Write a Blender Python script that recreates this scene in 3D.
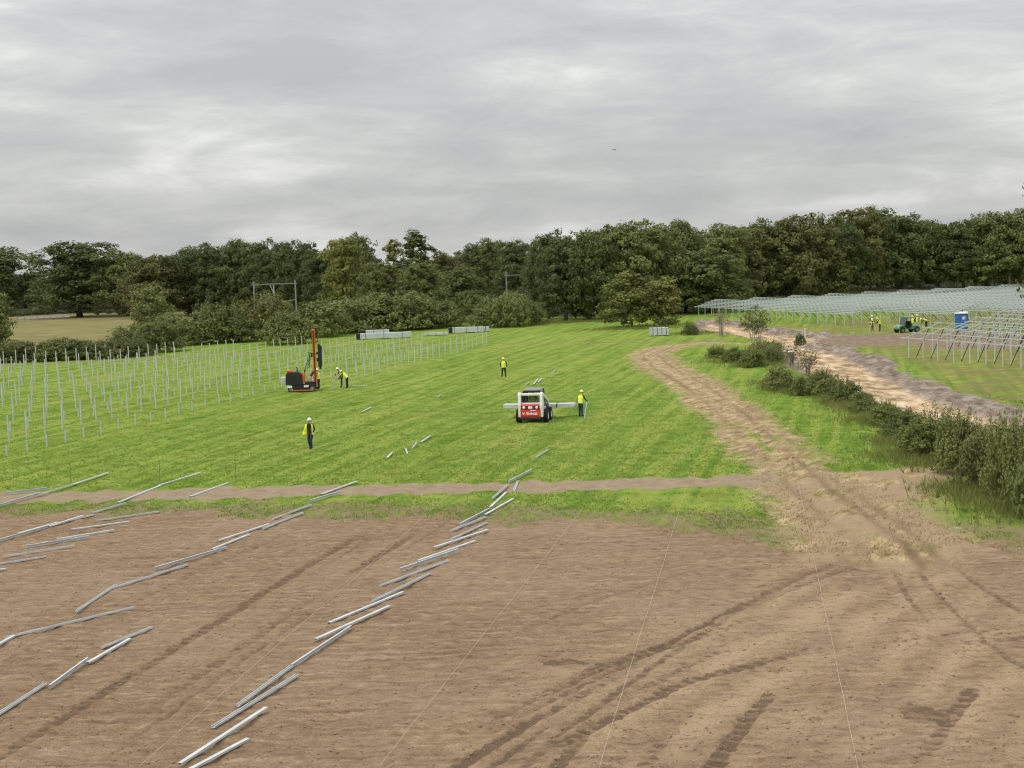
import bpy, bmesh, math, random
import numpy as np
from mathutils import Vector, Matrix

random.seed(7); RNG = np.random.default_rng(7)
SC = bpy.context.scene
for o in list(bpy.data.objects): bpy.data.objects.remove(o)
COL = SC.collection

# ------------------------------------------------------------------ camera
F, HC, ROLL, PITCH = 1480.0, 11.0, 0.035, math.atan(129/1480.0)
_fw = np.array([0, math.cos(PITCH), -math.sin(PITCH)]); _rt = np.array([1., 0, 0]); _up = np.cross(_rt, _fw)
_c, _s = math.cos(ROLL), math.sin(ROLL)
_ir = _c*_rt - _s*_up; _iu = _s*_rt + _c*_up
cam = bpy.data.cameras.new('camera'); camo = bpy.data.objects.new('camera', cam); COL.objects.link(camo)
cam.sensor_width = 36; cam.lens = F/1024*36; cam.clip_end = 6000; cam.clip_start = 0.5
M = Matrix.Identity(4)
for i in range(3):
    M[i][0] = _ir[i]; M[i][1] = _iu[i]; M[i][2] = -_fw[i]
M[2][3] = HC
camo.matrix_world = M
SC.camera = camo

# ------------------------------------------------------------------ sky, sun, exposure
SUN_EL, SUN_AZ = math.radians(48), math.radians(235)      # azimuth clockwise from +Y: behind and to the left
W = bpy.data.worlds.new('World'); SC.world = W; W.use_nodes = True
nt = W.node_tree; nt.nodes.clear()
def N(t, ty, **k):
    n = t.nodes.new(ty)
    for a, b in k.items(): setattr(n, a, b)
    return n
def math_node(t, op, a, b=None, c=None):
    n = N(t, 'ShaderNodeMath', operation=op)
    for i, v in enumerate((a, b, c)):
        if v is None: continue
        if isinstance(v, (int, float)): n.inputs[i].default_value = v
        else: t.links.new(v, n.inputs[i])
    return n.outputs[0]
sky = N(nt, 'ShaderNodeTexSky', sky_type='NISHITA', sun_disc=False)
sky.sun_elevation = SUN_EL; sky.sun_rotation = SUN_AZ; sky.air_density = 1.0; sky.dust_density = 2.0
SKY_STRENGTH = 0.1
tc = N(nt, 'ShaderNodeTexCoord'); sep = N(nt, 'ShaderNodeSeparateXYZ'); nt.links.new(tc.outputs['Generated'], sep.inputs[0])
zc = math_node(nt, 'MAXIMUM', sep.outputs[2], 0.0)
def wnoise(scale, detail, rough, loc, flat, dist=0.0):
    mp = N(nt, 'ShaderNodeMapping'); mp.inputs['Location'].default_value = loc; mp.inputs['Scale'].default_value = (1, 1, flat)
    nt.links.new(tc.outputs['Generated'], mp.inputs[0])
    n = N(nt, 'ShaderNodeTexNoise'); n.inputs['Scale'].default_value = scale; n.inputs['Detail'].default_value = detail
    n.inputs['Roughness'].default_value = rough; n.inputs['Distortion'].default_value = dist
    nt.links.new(mp.outputs[0], n.inputs['Vector']); return n.outputs['Fac']
n1 = wnoise(3.4, 3, 0.5, (2.35, 1.7, 0.42), 5.5, 0.35)
n2 = wnoise(8.5, 9, 0.62, (7.7, 4.2, 0.3), 4.2, 0.35)
cl = math_node(nt, 'ADD', math_node(nt, 'MULTIPLY', n1, 0.52), math_node(nt, 'MULTIPLY', n2, 0.48))
ramp = N(nt, 'ShaderNodeValToRGB'); nt.links.new(cl, ramp.inputs[0])
r = ramp.color_ramp; r.elements[0].position = 0.36; r.elements[0].color = (0.43, 0.445, 0.45, 1)
r.elements[1].position = 0.635; r.elements[1].color = (0.76, 0.76, 0.735, 1)
e = r.elements.new(0.47); e.color = (0.505, 0.513, 0.510, 1)
e = r.elements.new(0.55); e.color = (0.59, 0.595, 0.583, 1)
# an overcast dome is brighter overhead than at the horizon (the standard overcast sky: 1 + 2 sin(elevation))
ov = math_node(nt, 'ADD', math_node(nt, 'MULTIPLY', zc, 2.0), 1.0)
cloud = N(nt, 'ShaderNodeMix', data_type='RGBA', blend_type='MULTIPLY'); cloud.inputs[0].default_value = 1
nt.links.new(ramp.outputs[0], cloud.inputs[6])
ovc = N(nt, 'ShaderNodeCombineColor'); [nt.links.new(ov, ovc.inputs[i]) for i in range(3)]
nt.links.new(ovc.outputs[0], cloud.inputs[7])
skys = N(nt, 'ShaderNodeMix', data_type='RGBA', blend_type='MULTIPLY'); skys.inputs[0].default_value = 1
nt.links.new(sky.outputs[0], skys.inputs[6]); skys.inputs[7].default_value = (SKY_STRENGTH,)*3 + (1,)
mixs = N(nt, 'ShaderNodeMix', data_type='RGBA'); mixs.inputs[0].default_value = 0.92
nt.links.new(skys.outputs[2], mixs.inputs[6]); nt.links.new(cloud.outputs[2], mixs.inputs[7])
bg = N(nt, 'ShaderNodeBackground'); bg.inputs[1].default_value = 1.0
wo = N(nt, 'ShaderNodeOutputWorld'); nt.links.new(mixs.outputs[2], bg.inputs[0]); nt.links.new(bg.outputs[0], wo.inputs[0])
sun = bpy.data.lights.new('sun', 'SUN'); suno = bpy.data.objects.new('sun', sun); COL.objects.link(suno)
sun.energy = 1.5; sun.angle = math.radians(25); sun.color = (1.0, 0.965, 0.91)
sd = Vector((math.sin(SUN_AZ)*math.cos(SUN_EL), math.cos(SUN_AZ)*math.cos(SUN_EL), math.sin(SUN_EL)))
suno.rotation_euler = sd.to_track_quat('Z', 'Y').to_euler()
vs = SC.view_settings; vs.view_transform = 'Standard'; vs.look = 'None'; vs.exposure = 0.0; vs.gamma = 1.0; vs.use_curve_mapping = False
SC.render.engine = 'CYCLES'
SC.cycles.filter_width = 1.1; SC.cycles.max_bounces = 6; SC.cycles.transparent_max_bounces = 8

# ------------------------------------------------------------------ helpers
def G(px, py, z=0.0):
    """point of the place at height z that stands at this bearing (survey of the photograph)"""
    d = _fw*F + _ir*(px-512) + _iu*(384-py); t = (z-HC)/d[2]
    return float(d[0]*t), float(d[1]*t)
def dist_scale(px, py):
    x, y = G(px, py); return math.hypot(x, y)/F      # metres per pixel at that ground point
def sstep(a, b, x):
    t = np.clip((x-a)/(b-a), 0, 1); return t*t*(3-2*t)
def vnoise(x, y, seed=0):
    r = np.random.default_rng(seed); T = r.random((256, 256))
    xi = np.floor(x).astype(int); yi = np.floor(y).astype(int); fx = x-xi; fy = y-yi
    fx = fx*fx*(3-2*fx); fy = fy*fy*(3-2*fy)
    a = T[xi & 255, yi & 255]; b = T[(xi+1) & 255, yi & 255]; c = T[xi & 255, (yi+1) & 255]; d = T[(xi+1) & 255, (yi+1) & 255]
    return (a*(1-fx)+b*fx)*(1-fy) + (c*(1-fx)+d*fx)*fy - 0.5
def fbm(x, y, seed, oct=3):
    s = 0; a = 1.0
    for i in range(oct):
        s = s + a*vnoise(x*2**i, y*2**i, seed+i); a *= 0.5
    return s
def poly_sd(x, y, P):
    """signed distance to polygon, positive inside"""
    P = np.array(P, float); d = np.full(x.shape, 1e9); ins = np.zeros(x.shape, bool)
    for i in range(len(P)):
        a = P[i]; b = P[(i+1) % len(P)]; e = b-a
        wx = x-a[0]; wy = y-a[1]; t = np.clip((wx*e[0]+wy*e[1])/(e@e+1e-9), 0, 1)
        d = np.minimum(d, np.hypot(wx-e[0]*t, wy-e[1]*t))
        c = ((a[1] > y) != (b[1] > y)) & (x < (b[0]-a[0])*(y-a[1])/((b[1]-a[1]) if b[1] != a[1] else 1e-9)+a[0])
        ins ^= c
    return np.where(ins, d, -d)
def line_sd(x, y, P, wid):
    """half width minus distance to polyline (wid: number or list per point); also arc length and side"""
    P = np.array(P, float); n = len(P)
    wid = np.full(n, wid, float) if np.isscalar(wid) else np.array(wid, float)
    best = np.full(x.shape, -1e9); arc = np.zeros(x.shape); side = np.zeros(x.shape); s0 = 0
    for i in range(n-1):
        a = P[i]; b = P[i+1]; e = b-a; L = math.hypot(*e)
        wx = x-a[0]; wy = y-a[1]; t = np.clip((wx*e[0]+wy*e[1])/(L*L), 0, 1)
        dd = np.hypot(wx-e[0]*t, wy-e[1]*t); v = wid[i]*(1-t)+wid[i+1]*t - dd
        m = v > best; best = np.where(m, v, best); arc = np.where(m, s0+t*L, arc)
        side = np.where(m, (e[0]*wy-e[1]*wx)/L, side); s0 += L
    return best, arc, side
def ordinal(n):
    return '%d%s' % (n, 'th' if 10 <= n % 100 <= 20 else {1: 'st', 2: 'nd', 3: 'rd'}.get(n % 10, 'th'))
def tag(o, label=None, cat=None, group=None, kind=None):
    if label: o['label'] = label
    if cat: o['category'] = cat
    if group: o['group'] = group
    if kind: o['kind'] = kind
    return o
def empty(name, loc, rz=0.0, sc=None):
    o = bpy.data.objects.new(name, None); COL.objects.link(o); o.empty_display_size = 0.3
    o.location = loc; o.rotation_euler = (0, 0, rz)
    if sc: o.scale = sc if not np.isscalar(sc) else (sc,)*3
    return o
def link_mesh(name, me, parent=None, loc=None):
    o = bpy.data.objects.new(name, me); COL.objects.link(o); o.parent = parent
    if loc is not None: o.location = loc
    return o
class MB:
    """collects shapes into one mesh"""
    def __init__(s): s.v = []; s.f = []; s.mi = []; s.cm = 0
    def add(s, v, f):
        n = len(s.v); s.v += [tuple(p) for p in v]; s.f += [tuple(i+n for i in q) for q in f]; s.mi += [s.cm]*len(f)
    def box(s, x0, x1, y0, y1, z0, z1, M=None, bev=0.0):
        b = min(bev, (x1-x0)*.45, (y1-y0)*.45, (z1-z0)*.45)
        if b <= 0:
            v = [(x0,y0,z0),(x1,y0,z0),(x1,y1,z0),(x0,y1,z0),(x0,y0,z1),(x1,y0,z1),(x1,y1,z1),(x0,y1,z1)]
            f = [(3,2,1,0),(4,5,6,7),(0,1,5,4),(1,2,6,5),(2,3,7,6),(3,0,4,7)]
        else:
            bm = bmesh.new(); bmesh.ops.create_cube(bm, size=1)
            for w in bm.verts: w.co = Vector(((x0+x1)/2+w.co.x*(x1-x0), (y0+y1)/2+w.co.y*(y1-y0), (z0+z1)/2+w.co.z*(z1-z0)))
            bmesh.ops.bevel(bm, geom=bm.edges[:], offset=b, segments=2, affect='EDGES', profile=0.5)
            bm.verts.index_update(); v = [w.co[:] for w in bm.verts]; f = [[w.index for w in q.verts] for q in bm.faces]; bm.free()
        if M is not None: v = [tuple(M @ Vector(p)) for p in v]
        s.add(v, f); return s
    def tube(s, pts, rad, n=8, cap=True):
        pts = [Vector(p) for p in pts]; rad = [rad]*len(pts) if np.isscalar(rad) else rad
        V = []; Fs = []
        for i, p in enumerate(pts):
            t = (pts[min(i+1, len(pts)-1)]-pts[max(i-1, 0)]).normalized()
            a = Vector((0, 0, 1)) if abs(t.z) < 0.9 else Vector((1, 0, 0))
            u = t.cross(a).normalized(); w = t.cross(u)
            for k in range(n):
                an = 2*math.pi*k/n; V.append(p+(u*math.cos(an)+w*math.sin(an))*rad[i])
        for i in range(len(pts)-1):
            for k in range(n):
                Fs.append((i*n+k, i*n+(k+1) % n, (i+1)*n+(k+1) % n, (i+1)*n+k))
        if cap: Fs.append(tuple(range(n))[::-1]); Fs.append(tuple((len(pts)-1)*n+k for k in range(n)))
        s.add(V, Fs); return s
    def prism(s, prof, axis, a, b):
        """closed profile extruded along axis; the profile lists the two other coordinates in order"""
        n = len(prof); V = []
        for q in (a, b):
            for p in prof:
                V.append((q, p[0], p[1]) if axis == 'x' else (p[0], q, p[1]) if axis == 'y' else (p[0], p[1], q))
        s.add(V, [tuple(range(n))[::-1], tuple(range(n, 2*n))]+[(i, (i+1) % n, n+(i+1) % n, n+i) for i in range(n)]); return s
    def lathe(s, prof, c, axis='z', n=20):
        V = []; Fs = []; m = len(prof)
        for k in range(n):
            a = 2*math.pi*k/n
            for (r_, h) in prof:
                x, y = r_*math.cos(a), r_*math.sin(a)
                V.append((c[0]+x, c[1]+y, c[2]+h) if axis == 'z' else (c[0]+h, c[1]+x, c[2]+y) if axis == 'x' else (c[0]+x, c[1]+h, c[2]+y))
        for k in range(n):
            for i in range(m-1):
                Fs.append((k*m+i, k*m+i+1, ((k+1) % n)*m+i+1, ((k+1) % n)*m+i))
        s.add(V, Fs); return s
    def bar(s, a, b, w, h, upv=(0, 0, 1)):
        a = Vector(a); b = Vector(b); t = (b-a); L = t.length; t.normalize(); u = Vector(upv)
        x = t.cross(u)
        if x.length < 1e-3: x = t.cross(Vector((1, 0, 0)))
        x.normalize(); u = x.cross(t)
        M_ = Matrix((( x.x, t.x, u.x, a.x), (x.y, t.y, u.y, a.y), (x.z, t.z, u.z, a.z), (0, 0, 0, 1)))
        return s.box(-w/2, w/2, 0, L, -h/2, h/2, M_)
    def mesh(s, name, mats, smooth=False):
        me = bpy.data.meshes.new(name); me.from_pydata(s.v, [], s.f)
        for m in (mats if isinstance(mats, (list, tuple)) else [mats]): me.materials.append(m)
        if s.cm: me.polygons.foreach_set('material_index', s.mi)
        bm = bmesh.new(); bm.from_mesh(me); bmesh.ops.recalc_face_normals(bm, faces=bm.faces); bm.to_mesh(me); bm.free()
        if smooth: me.polygons.foreach_set('use_smooth', [True]*len(me.polygons))
        me.update(); return me
    def build(s, name, mats, parent=None, smooth=False, loc=None):
        return link_mesh(name, s.mesh(name, mats, smooth), parent, loc)

# ------------------------------------------------------------------ materials
MATS = {}
def mat(name, col, rough=0.7, metal=0.0, var=0.12, nscale=4.0, bump=0.0, bscale=30.0, col2=None, spec=0.5, coat=0.0):
    if name in MATS: return MATS[name]
    m = bpy.data.materials.new(name); m.use_nodes = True; t = m.node_tree; b = t.nodes['Principled BSDF']
    b.inputs['Roughness'].default_value = rough; b.inputs['Metallic'].default_value = metal
    b.inputs['Specular IOR Level'].default_value = spec; b.inputs['Coat Weight'].default_value = coat
    tcn = N(t, 'ShaderNodeTexCoord'); n = N(t, 'ShaderNodeTexNoise'); n.inputs['Scale'].default_value = nscale; n.inputs['Detail'].default_value = 5
    t.links.new(tcn.outputs['Object'], n.inputs['Vector'])
    rp = N(t, 'ShaderNodeValToRGB'); t.links.new(n.outputs['Fac'], rp.inputs[0])
    c2 = col2 or tuple(c*(1-var*2) for c in col)
    rp.color_ramp.elements[0].position = 0.3; rp.color_ramp.elements[0].color = (*c2, 1)
    rp.color_ramp.elements[1].position = 0.65; rp.color_ramp.elements[1].color = (*col, 1)
    t.links.new(rp.outputs[0], b.inputs['Base Color'])
    if bump:
        n2_ = N(t, 'ShaderNodeTexNoise'); n2_.inputs['Scale'].default_value = bscale; t.links.new(tcn.outputs['Object'], n2_.inputs['Vector'])
        bp = N(t, 'ShaderNodeBump'); bp.inputs['Strength'].default_value = bump; bp.inputs['Distance'].default_value = 0.02
        t.links.new(n2_.outputs['Fac'], bp.inputs['Height']); t.links.new(bp.outputs[0], b.inputs['Normal'])
    MATS[name] = m; return m
GALV = mat('galvanised_steel', (0.62, 0.655, 0.665), 0.45, 0.25, 0.10, 6, col2=(0.47, 0.50, 0.51))
GALV2 = mat('galvanised_steel_matt', (0.47, 0.515, 0.50), 0.55, 0.2, 0.10, 3, col2=(0.39, 0.43, 0.42))
BLACK = mat('black_rubber', (0.018, 0.018, 0.018), 0.8, 0, 0.2, 8, 0.3)
DARK = mat('dark_metal', (0.03, 0.03, 0.032), 0.5, 0.3, 0.2, 8)
WHITEP = mat('white_paint', (0.78, 0.78, 0.76), 0.35, 0, 0.06, 3, col2=(0.66, 0.655, 0.63), coat=0.3)
REDP = mat('red_paint', (0.62, 0.035, 0.03), 0.35, 0, 0.1, 3, coat=0.3)
ORANGE = mat('orange_paint', (0.70, 0.13, 0.025), 0.45, 0, 0.1, 3)
GREENP = mat('green_paint', (0.10, 0.33, 0.14), 0.4, 0, 0.1, 3)
BLUEP = mat('blue_plastic', (0.035, 0.15, 0.42), 0.45, 0, 0.08, 2)
GLASS = mat('dark_glass', (0.03, 0.035, 0.04), 0.08, 0, 0.1, 2, spec=0.9)
GREY = mat('grey_paint', (0.22, 0.22, 0.22), 0.5, 0, 0.1, 4)
VEST = mat('hi_vis_yellow', (0.80, 0.88, 0.04), 0.7, 0, 0.06, 12)
VESTS = mat('reflective_band', (0.70, 0.71, 0.70), 0.4, 0, 0.05, 12)
SKIN = mat('skin', (0.50, 0.30, 0.21), 0.6, 0, 0.08, 10)
NAVY = mat('navy_cloth', (0.018, 0.026, 0.065), 0.85, 0, 0.2, 10)
BLKC = mat('black_cloth', (0.014, 0.014, 0.016), 0.85, 0, 0.2, 10)
CONC = mat('concrete', (0.40, 0.40, 0.38), 0.85, 0, 0.1, 3, 0.2)
WOOD = mat('weathered_wood', (0.22, 0.17, 0.12), 0.85, 0, 0.2, 8, 0.2)
STRING = mat('pale_string', (0.52, 0.45, 0.35), 0.9, 0, 0.1, 5)
HELY = mat('helmet_pale_yellow', (0.80, 0.76, 0.38), 0.4, 0, 0.05, 5)
HELW = mat('helmet_white', (0.80, 0.80, 0.80), 0.4, 0, 0.05, 5)
LAMPW = mat('white_lens', (0.80, 0.80, 0.80), 0.2, 0, 0.05, 5)
CLEAR = bpy.data.materials.new('tinted_glass'); CLEAR.use_nodes = True
_t = CLEAR.node_tree; _b = _t.nodes['Principled BSDF']; _b.inputs['Base Color'].default_value = (.05, .06, .06, 1); _b.inputs['Roughness'].default_value = .1
_tr = N(_t, 'ShaderNodeBsdfTransparent'); _tr.inputs[0].default_value = (.75, .8, .78, 1); _m = N(_t, 'ShaderNodeMixShader'); _m.inputs[0].default_value = .7
_t.links.new(_b.outputs[0], _m.inputs[1]); _t.links.new(_tr.outputs[0], _m.inputs[2]); _t.links.new(_m.outputs[0], _t.nodes['Material Output'].inputs[0])
BARK = mat('bark', (0.13, 0.11, 0.085), 0.95, 0, 0.25, 2.5, 0.5, 6)
BARKP = mat('pale_bark', (0.33, 0.30, 0.24), 0.95, 0, 0.25, 2.5, 0.5, 6)

def leaf_material(name, dark, light, trans=0.25, objvar=0.35):
    m = bpy.data.materials.new(name); m.use_nodes = True; t = m.node_tree; b = t.nodes['Principled BSDF']
    out = t.nodes['Material Output']
    at = N(t, 'ShaderNodeAttribute', attribute_name='tone'); oi = N(t, 'ShaderNodeObjectInfo')
    fac = math_node(t, 'ADD', math_node(t, 'MULTIPLY', at.outputs['Fac'], 1-objvar), math_node(t, 'MULTIPLY', oi.outputs['Random'], objvar))
    mx = N(t, 'ShaderNodeMix', data_type='RGBA'); t.links.new(fac, mx.inputs[0])
    mx.inputs[6].default_value = (*dark, 1); mx.inputs[7].default_value = (*light, 1)
    t.links.new(mx.outputs[2], b.inputs['Base Color']); b.inputs['Roughness'].default_value = 0.7; b.inputs['Specular IOR Level'].default_value = 0.15
    tr = N(t, 'ShaderNodeBsdfTranslucent'); t.links.new(mx.outputs[2], tr.inputs[0])
    ms = N(t, 'ShaderNodeMixShader'); ms.inputs[0].default_value = trans
    t.links.new(b.outputs[0], ms.inputs[1]); t.links.new(tr.outputs[0], ms.inputs[2]); t.links.new(ms.outputs[0], out.inputs[0])
    MATS[name] = m; return m
LEAF = dict(
    dark=leaf_material('leaf_dark', (0.064, 0.088, 0.033), (0.185, 0.212, 0.078), .35),
    mid=leaf_material('leaf_mid', (0.084, 0.112, 0.037), (0.250, 0.272, 0.094), .35),
    light=leaf_material('leaf_light', (0.10, 0.12, 0.032), (0.28, 0.29, 0.085)),
    brown=leaf_material('leaf_brown', (0.085, 0.095, 0.034), (0.225, 0.228, 0.082), .32),
    olive=leaf_material('leaf_olive', (0.098, 0.122, 0.038), (0.265, 0.290, 0.098)),
    hedge=leaf_material('leaf_hedge', (0.080, 0.110, 0.032), (0.31, 0.33, 0.105)),
    dry=leaf_material('leaf_dry', (0.13, 0.105, 0.055), (0.32, 0.27, 0.15)))

# ------------------------------------------------------------------ terrain
PX = lambda L: [G(*p) for p in L]
DIRT = PX([(-260,516),(-60,516),(0,515),(100,512),(200,514),(300,516),(400,518),(480,519),(560,523),(640,526),(700,532),(760,541),(800,549),(850,552),(900,547),(945,543),(985,545),(1015,553),(1060,560),(1300,575)]) + [(60, 12), (-60, 12)]
PATH = PX([(-240,503),(0,498),(200,494),(400,489.5),(600,485),(760,480.5),(850,479),(935,472)])
TRACK = PX([(810,350),(760,344),(706,343),(664,347),(648,354),(664,368),(694,385),(722,405),(748,430),(778,458),(812,490),(850,520),(885,548),(900,572)])
TRACKW = [0.9,1.3,1.6,2.1,2.4,2.3,2.2,2.1,2.05,2.0,2.4,2.9,3.3,3.3]
APRON = PX([(755,486),(800,474),(850,474),(900,468),(935,470),(940,482),(912,500),(925,520),(965,545),(960,566),(890,572),(820,566),(796,530),(772,505)])
SAND = PX([(688,324),(700,319),(745,321),(775,327),(806,330),(850,334),(815,341),(850,346),(882,358),(912,373),(950,389),(1000,404),(1060,420),(1120,440),
           (1100,470),(1040,452),(985,436),(930,420),(880,405),(845,394),(815,382),(790,368),(776,352),(770,342),(735,335),(700,331)])
ROADB = PX([(775,333),(830,334),(900,334),(960,333),(1100,332),(1110,346),(1024,350),(960,349),(900,345),(850,347),(812,343)])
FARLINE = PX([(-60,368),(130,361),(250,353),(340,347),(420,345),(500,343.5),(600,342.5),(720,341)])
CROP = PX([(-200,354),(0,350),(140,345),(250,332),(250,309),(100,313),(0,316),(-200,322)])
def masks(x, y):
    d = {}
    wob = fbm(x*0.5, y*0.35, 11, 3)
    d['sd_dirt'] = poly_sd(x, y, DIRT) + wob*2.2
    d['sd_path'] = line_sd(x, y, PATH, 1.55)[0] + fbm(x*1.1, y*1.1, 12, 2)*1.0
    tr, arc, side = line_sd(x, y, TRACK, TRACKW)
    mid = np.clip(1-np.abs(side)/0.75, 0, 1)*sstep(68, 78, y)*sstep(118, 95, y)
    d['sd_track'] = tr + fbm(x*0.8, y*0.6, 13, 3)*1.3 - mid*2.0*np.clip(0.6+2*vnoise(x*0.3, y*0.15, 18), 0, 1)
    d['sd_apron'] = poly_sd(x, y, APRON) + fbm(x*0.6, y*0.6, 14, 3)*2.2
    d['sd_sand'] = poly_sd(x, y, SAND) + fbm(x*0.5, y*0.35, 15, 3)*1.4
    d['sd_road'] = np.maximum(poly_sd(x, y, ROADB) + fbm(x*0.3, y*0.2, 16, 3)*3.0, line_sd(x, y, FARLINE, 0.6)[0] + fbm(x*0.4, y*0.3, 19, 2)*1.6)
    d['sd_crop'] = poly_sd(x, y, CROP)
    return d
AR = math.radians(14.2); RS, RC = math.sin(AR), math.cos(AR)     # direction of the post rows in the green field
# wheel ruts pressed into the bare soil: (points in the photograph, half width m, darkness, lugged)
RUTS = [([(-40,782),(29,740),(170,652),(321,558),(395,516)], .20, .42, 1), ([(-14,782),(50,742),(186,655),(332,562),(405,517)], .10, .30, 0), ([(40,782),(106,740),(230,655),(357,569),(440,520)], .20, .45, 1), ([(70,782),(128,744),(248,657),(370,571),(450,521)], .10, .30, 0),
        ([(-60,700),(60,640),(190,575),(300,528)], .16, .28, 1), ([(-60,668),(60,615),(180,562),(270,522)], .14, .24, 0),
        ([(500,716),(600,668),(700,636),(800,604),(862,556)], .24, .50, 1), ([(560,745),(680,684),(800,652),(1060,636)], .22, .48, 1), ([(640,690),(720,650),(830,648),(1060,622)], .16, .34, 1),
        ([(540,660),(620,622),(700,590),(780,566),(845,554)], .20, .30, 0), ([(480,650),(580,606),(680,574),(760,556),(840,550)], .14, .26, 0),
        ([(885,552),(905,592),(950,650),(1030,730)], .13, .30, 0), ([(905,552),(935,592),(990,645),(1080,705)], .13, .32, 0), ([(940,553),(985,590),(1060,635)], .15, .30, 0), ([(970,552),(1020,580),(1090,610)], .13, .28, 0)]
for k_ in range(7):        # wheel lines sweeping from the gateway down to the left
    RUTS.append(([(846+k_*9, 552), (812+k_*6, 570), (735+k_*2, 608), (620+k_*9, 664), (470+k_*24, 730), (330+k_*40, 800)], .10+.04*(k_ % 3), .40+.06*(k_ % 3), 0))
for k_ in range(6):        # lugged tyre prints, lower right
    RUTS.append(([(640+k_*70, 775-k_*3), (664+k_*70, 740-k_*3), (700+k_*68, 698-k_*2)], .20, .48, 1))
RUTW = [(PX(p), w, k, l) for p, w, k, l in RUTS]
def ditch(x, y):
    s = poly_sd(x, y, SAND)
    return -0.75*sstep(-0.3, 2.6, s)
def height(x, y, m=None, fine=True):
    x = np.asarray(x, float); y = np.asarray(y, float)
    h = ditch(x, y)
    if fine:
        m = m or masks(x, y)
        soil = sstep(-0.3, 0.5, m['sd_dirt']); sand = sstep(0, 0.8, m['sd_sand'])
        u = x*RC - y*RS; v = x*RS + y*RC
        near = sstep(260, 60, y)
        grass = (0.05*fbm(u*0.9, v*0.16, 31, 3) + 0.03*fbm(x*0.55, y*0.9, 33, 3) + 0.035*np.sin(u*2*math.pi/1.9 + 2.0*vnoise(v*0.08, u*0.1, 34)))*near
        till = 0.03*fbm(x*0.6, y*2.6, 41, 3) + 0.075*fbm(x*1.9, y*1.9, 43, 4)
        h = h + grass*(1-soil)*(1-sand) + till*soil + 0.09*sand*fbm(x*0.55, y*0.45, 45, 3)
    return h
def hz(x, y): return float(height(np.array([x]), np.array([y]), None, False)[0])

def graded(segs):
    out = [segs[0][0]]
    for a, b, s0, s1 in segs:
        p = a
        while p < b:
            t = (p-a)/(b-a); p += s0*(1-t)+s1*t; out.append(min(p, b+1e-6))
    return np.unique(np.round(out, 4))
gx = graded([(-1500,-160,160,8),(-160,-48,6,.7),(-48,-20,.5,.12),(-20,24,.095,.095),(24,60,.12,.5),(60,160,.6,6),(160,1500,8,160)])
gy = graded([(-200,24,40,1),(24,30,.5,.1),(30,62,.095,.095),(62,110,.11,.28),(110,210,.3,.6),(210,420,.8,5),(420,2600,8,220)])
X, Y = np.meshgrid(gx, gy); X = X.ravel(); Y = Y.ravel()
MK = masks(X, Y); Z = height(X, Y, MK)
rut = np.zeros_like(X)
near = (Y < 75) & (np.abs(X) < 40)
xn, yn = X[near], Y[near]; rn = np.zeros_like(xn); zn = np.zeros_like(xn)
for ri, (P, w, k, lug) in enumerate(RUTW):
    s, arc, side = line_sd(xn, yn, P, w); a = sstep(-0.12, 0.10, s + 0.10*vnoise(xn*3, yn*3, 51))
    fade = np.clip(0.62 + 1.5*vnoise(arc*0.16, arc*0+ri*3.7, 52), 0.28, 1)
    rn = np.maximum(rn, a*k*fade)
    edge = np.exp(-((s+0.06)/0.09)**2)
    zn += (-0.06*a + 0.05*edge)*fade*k*1.6
    if lug:
        lg = np.sign(np.sin((arc + 0.5*np.abs(side))*2*math.pi/0.42)); zn += 0.035*a*lg*fade*k; rn = np.where(a > .3, rn*(1-.35*(lg > 0)*(a*k*fade >= rn-.01)), rn)
pk = np.zeros_like(X)
FAN = PX([(845,552),(900,552),(960,560),(1060,620),(1100,790),(640,790),(560,740),(640,680),(740,610)])
fa = fbm(xn*.35, yn*.2, 53, 3)
band = line_sd(xn, yn, PX([(870,552),(800,585),(700,635),(560,705),(380,800)]), 0.0)[2]
pk[near] = (0.6+0.4*np.sin(band*2*math.pi/1.7+3*fa))*np.clip(sstep(-3, 4, poly_sd(xn, yn, FAN)+fa*5), 0, 1)*np.clip(.85+1.0*fa, 0, 1)
for (px_, py_, rx_, ry_) in ((735,672,.7,.8),(778,668,.6,.7),(930,715,.8,1.3),(560,664,.8,.6)):
    cx_, cy_ = G(px_, py_); q_ = 1-np.hypot((xn-cx_)/rx_, (yn-cy_)/ry_)+1.3*fbm(xn*1.1, yn*1.1, 57, 3); rn = np.maximum(rn, .34*sstep(0, .8, q_)); zn += .12*sstep(0, .8, q_)*fbm(xn*3, yn*3, 58, 2)
rut[near] = np.clip(rn*1.6, 0, .9); Z[near] += zn*sstep(-0.3, 0.5, MK['sd_dirt'][near])
nx, ny = len(gx), len(gy)
idx = np.arange(nx*ny).reshape(ny, nx)
quads = np.stack([idx[:-1, :-1], idx[:-1, 1:], idx[1:, 1:], idx[1:, :-1]], -1).reshape(-1, 4)
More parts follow.
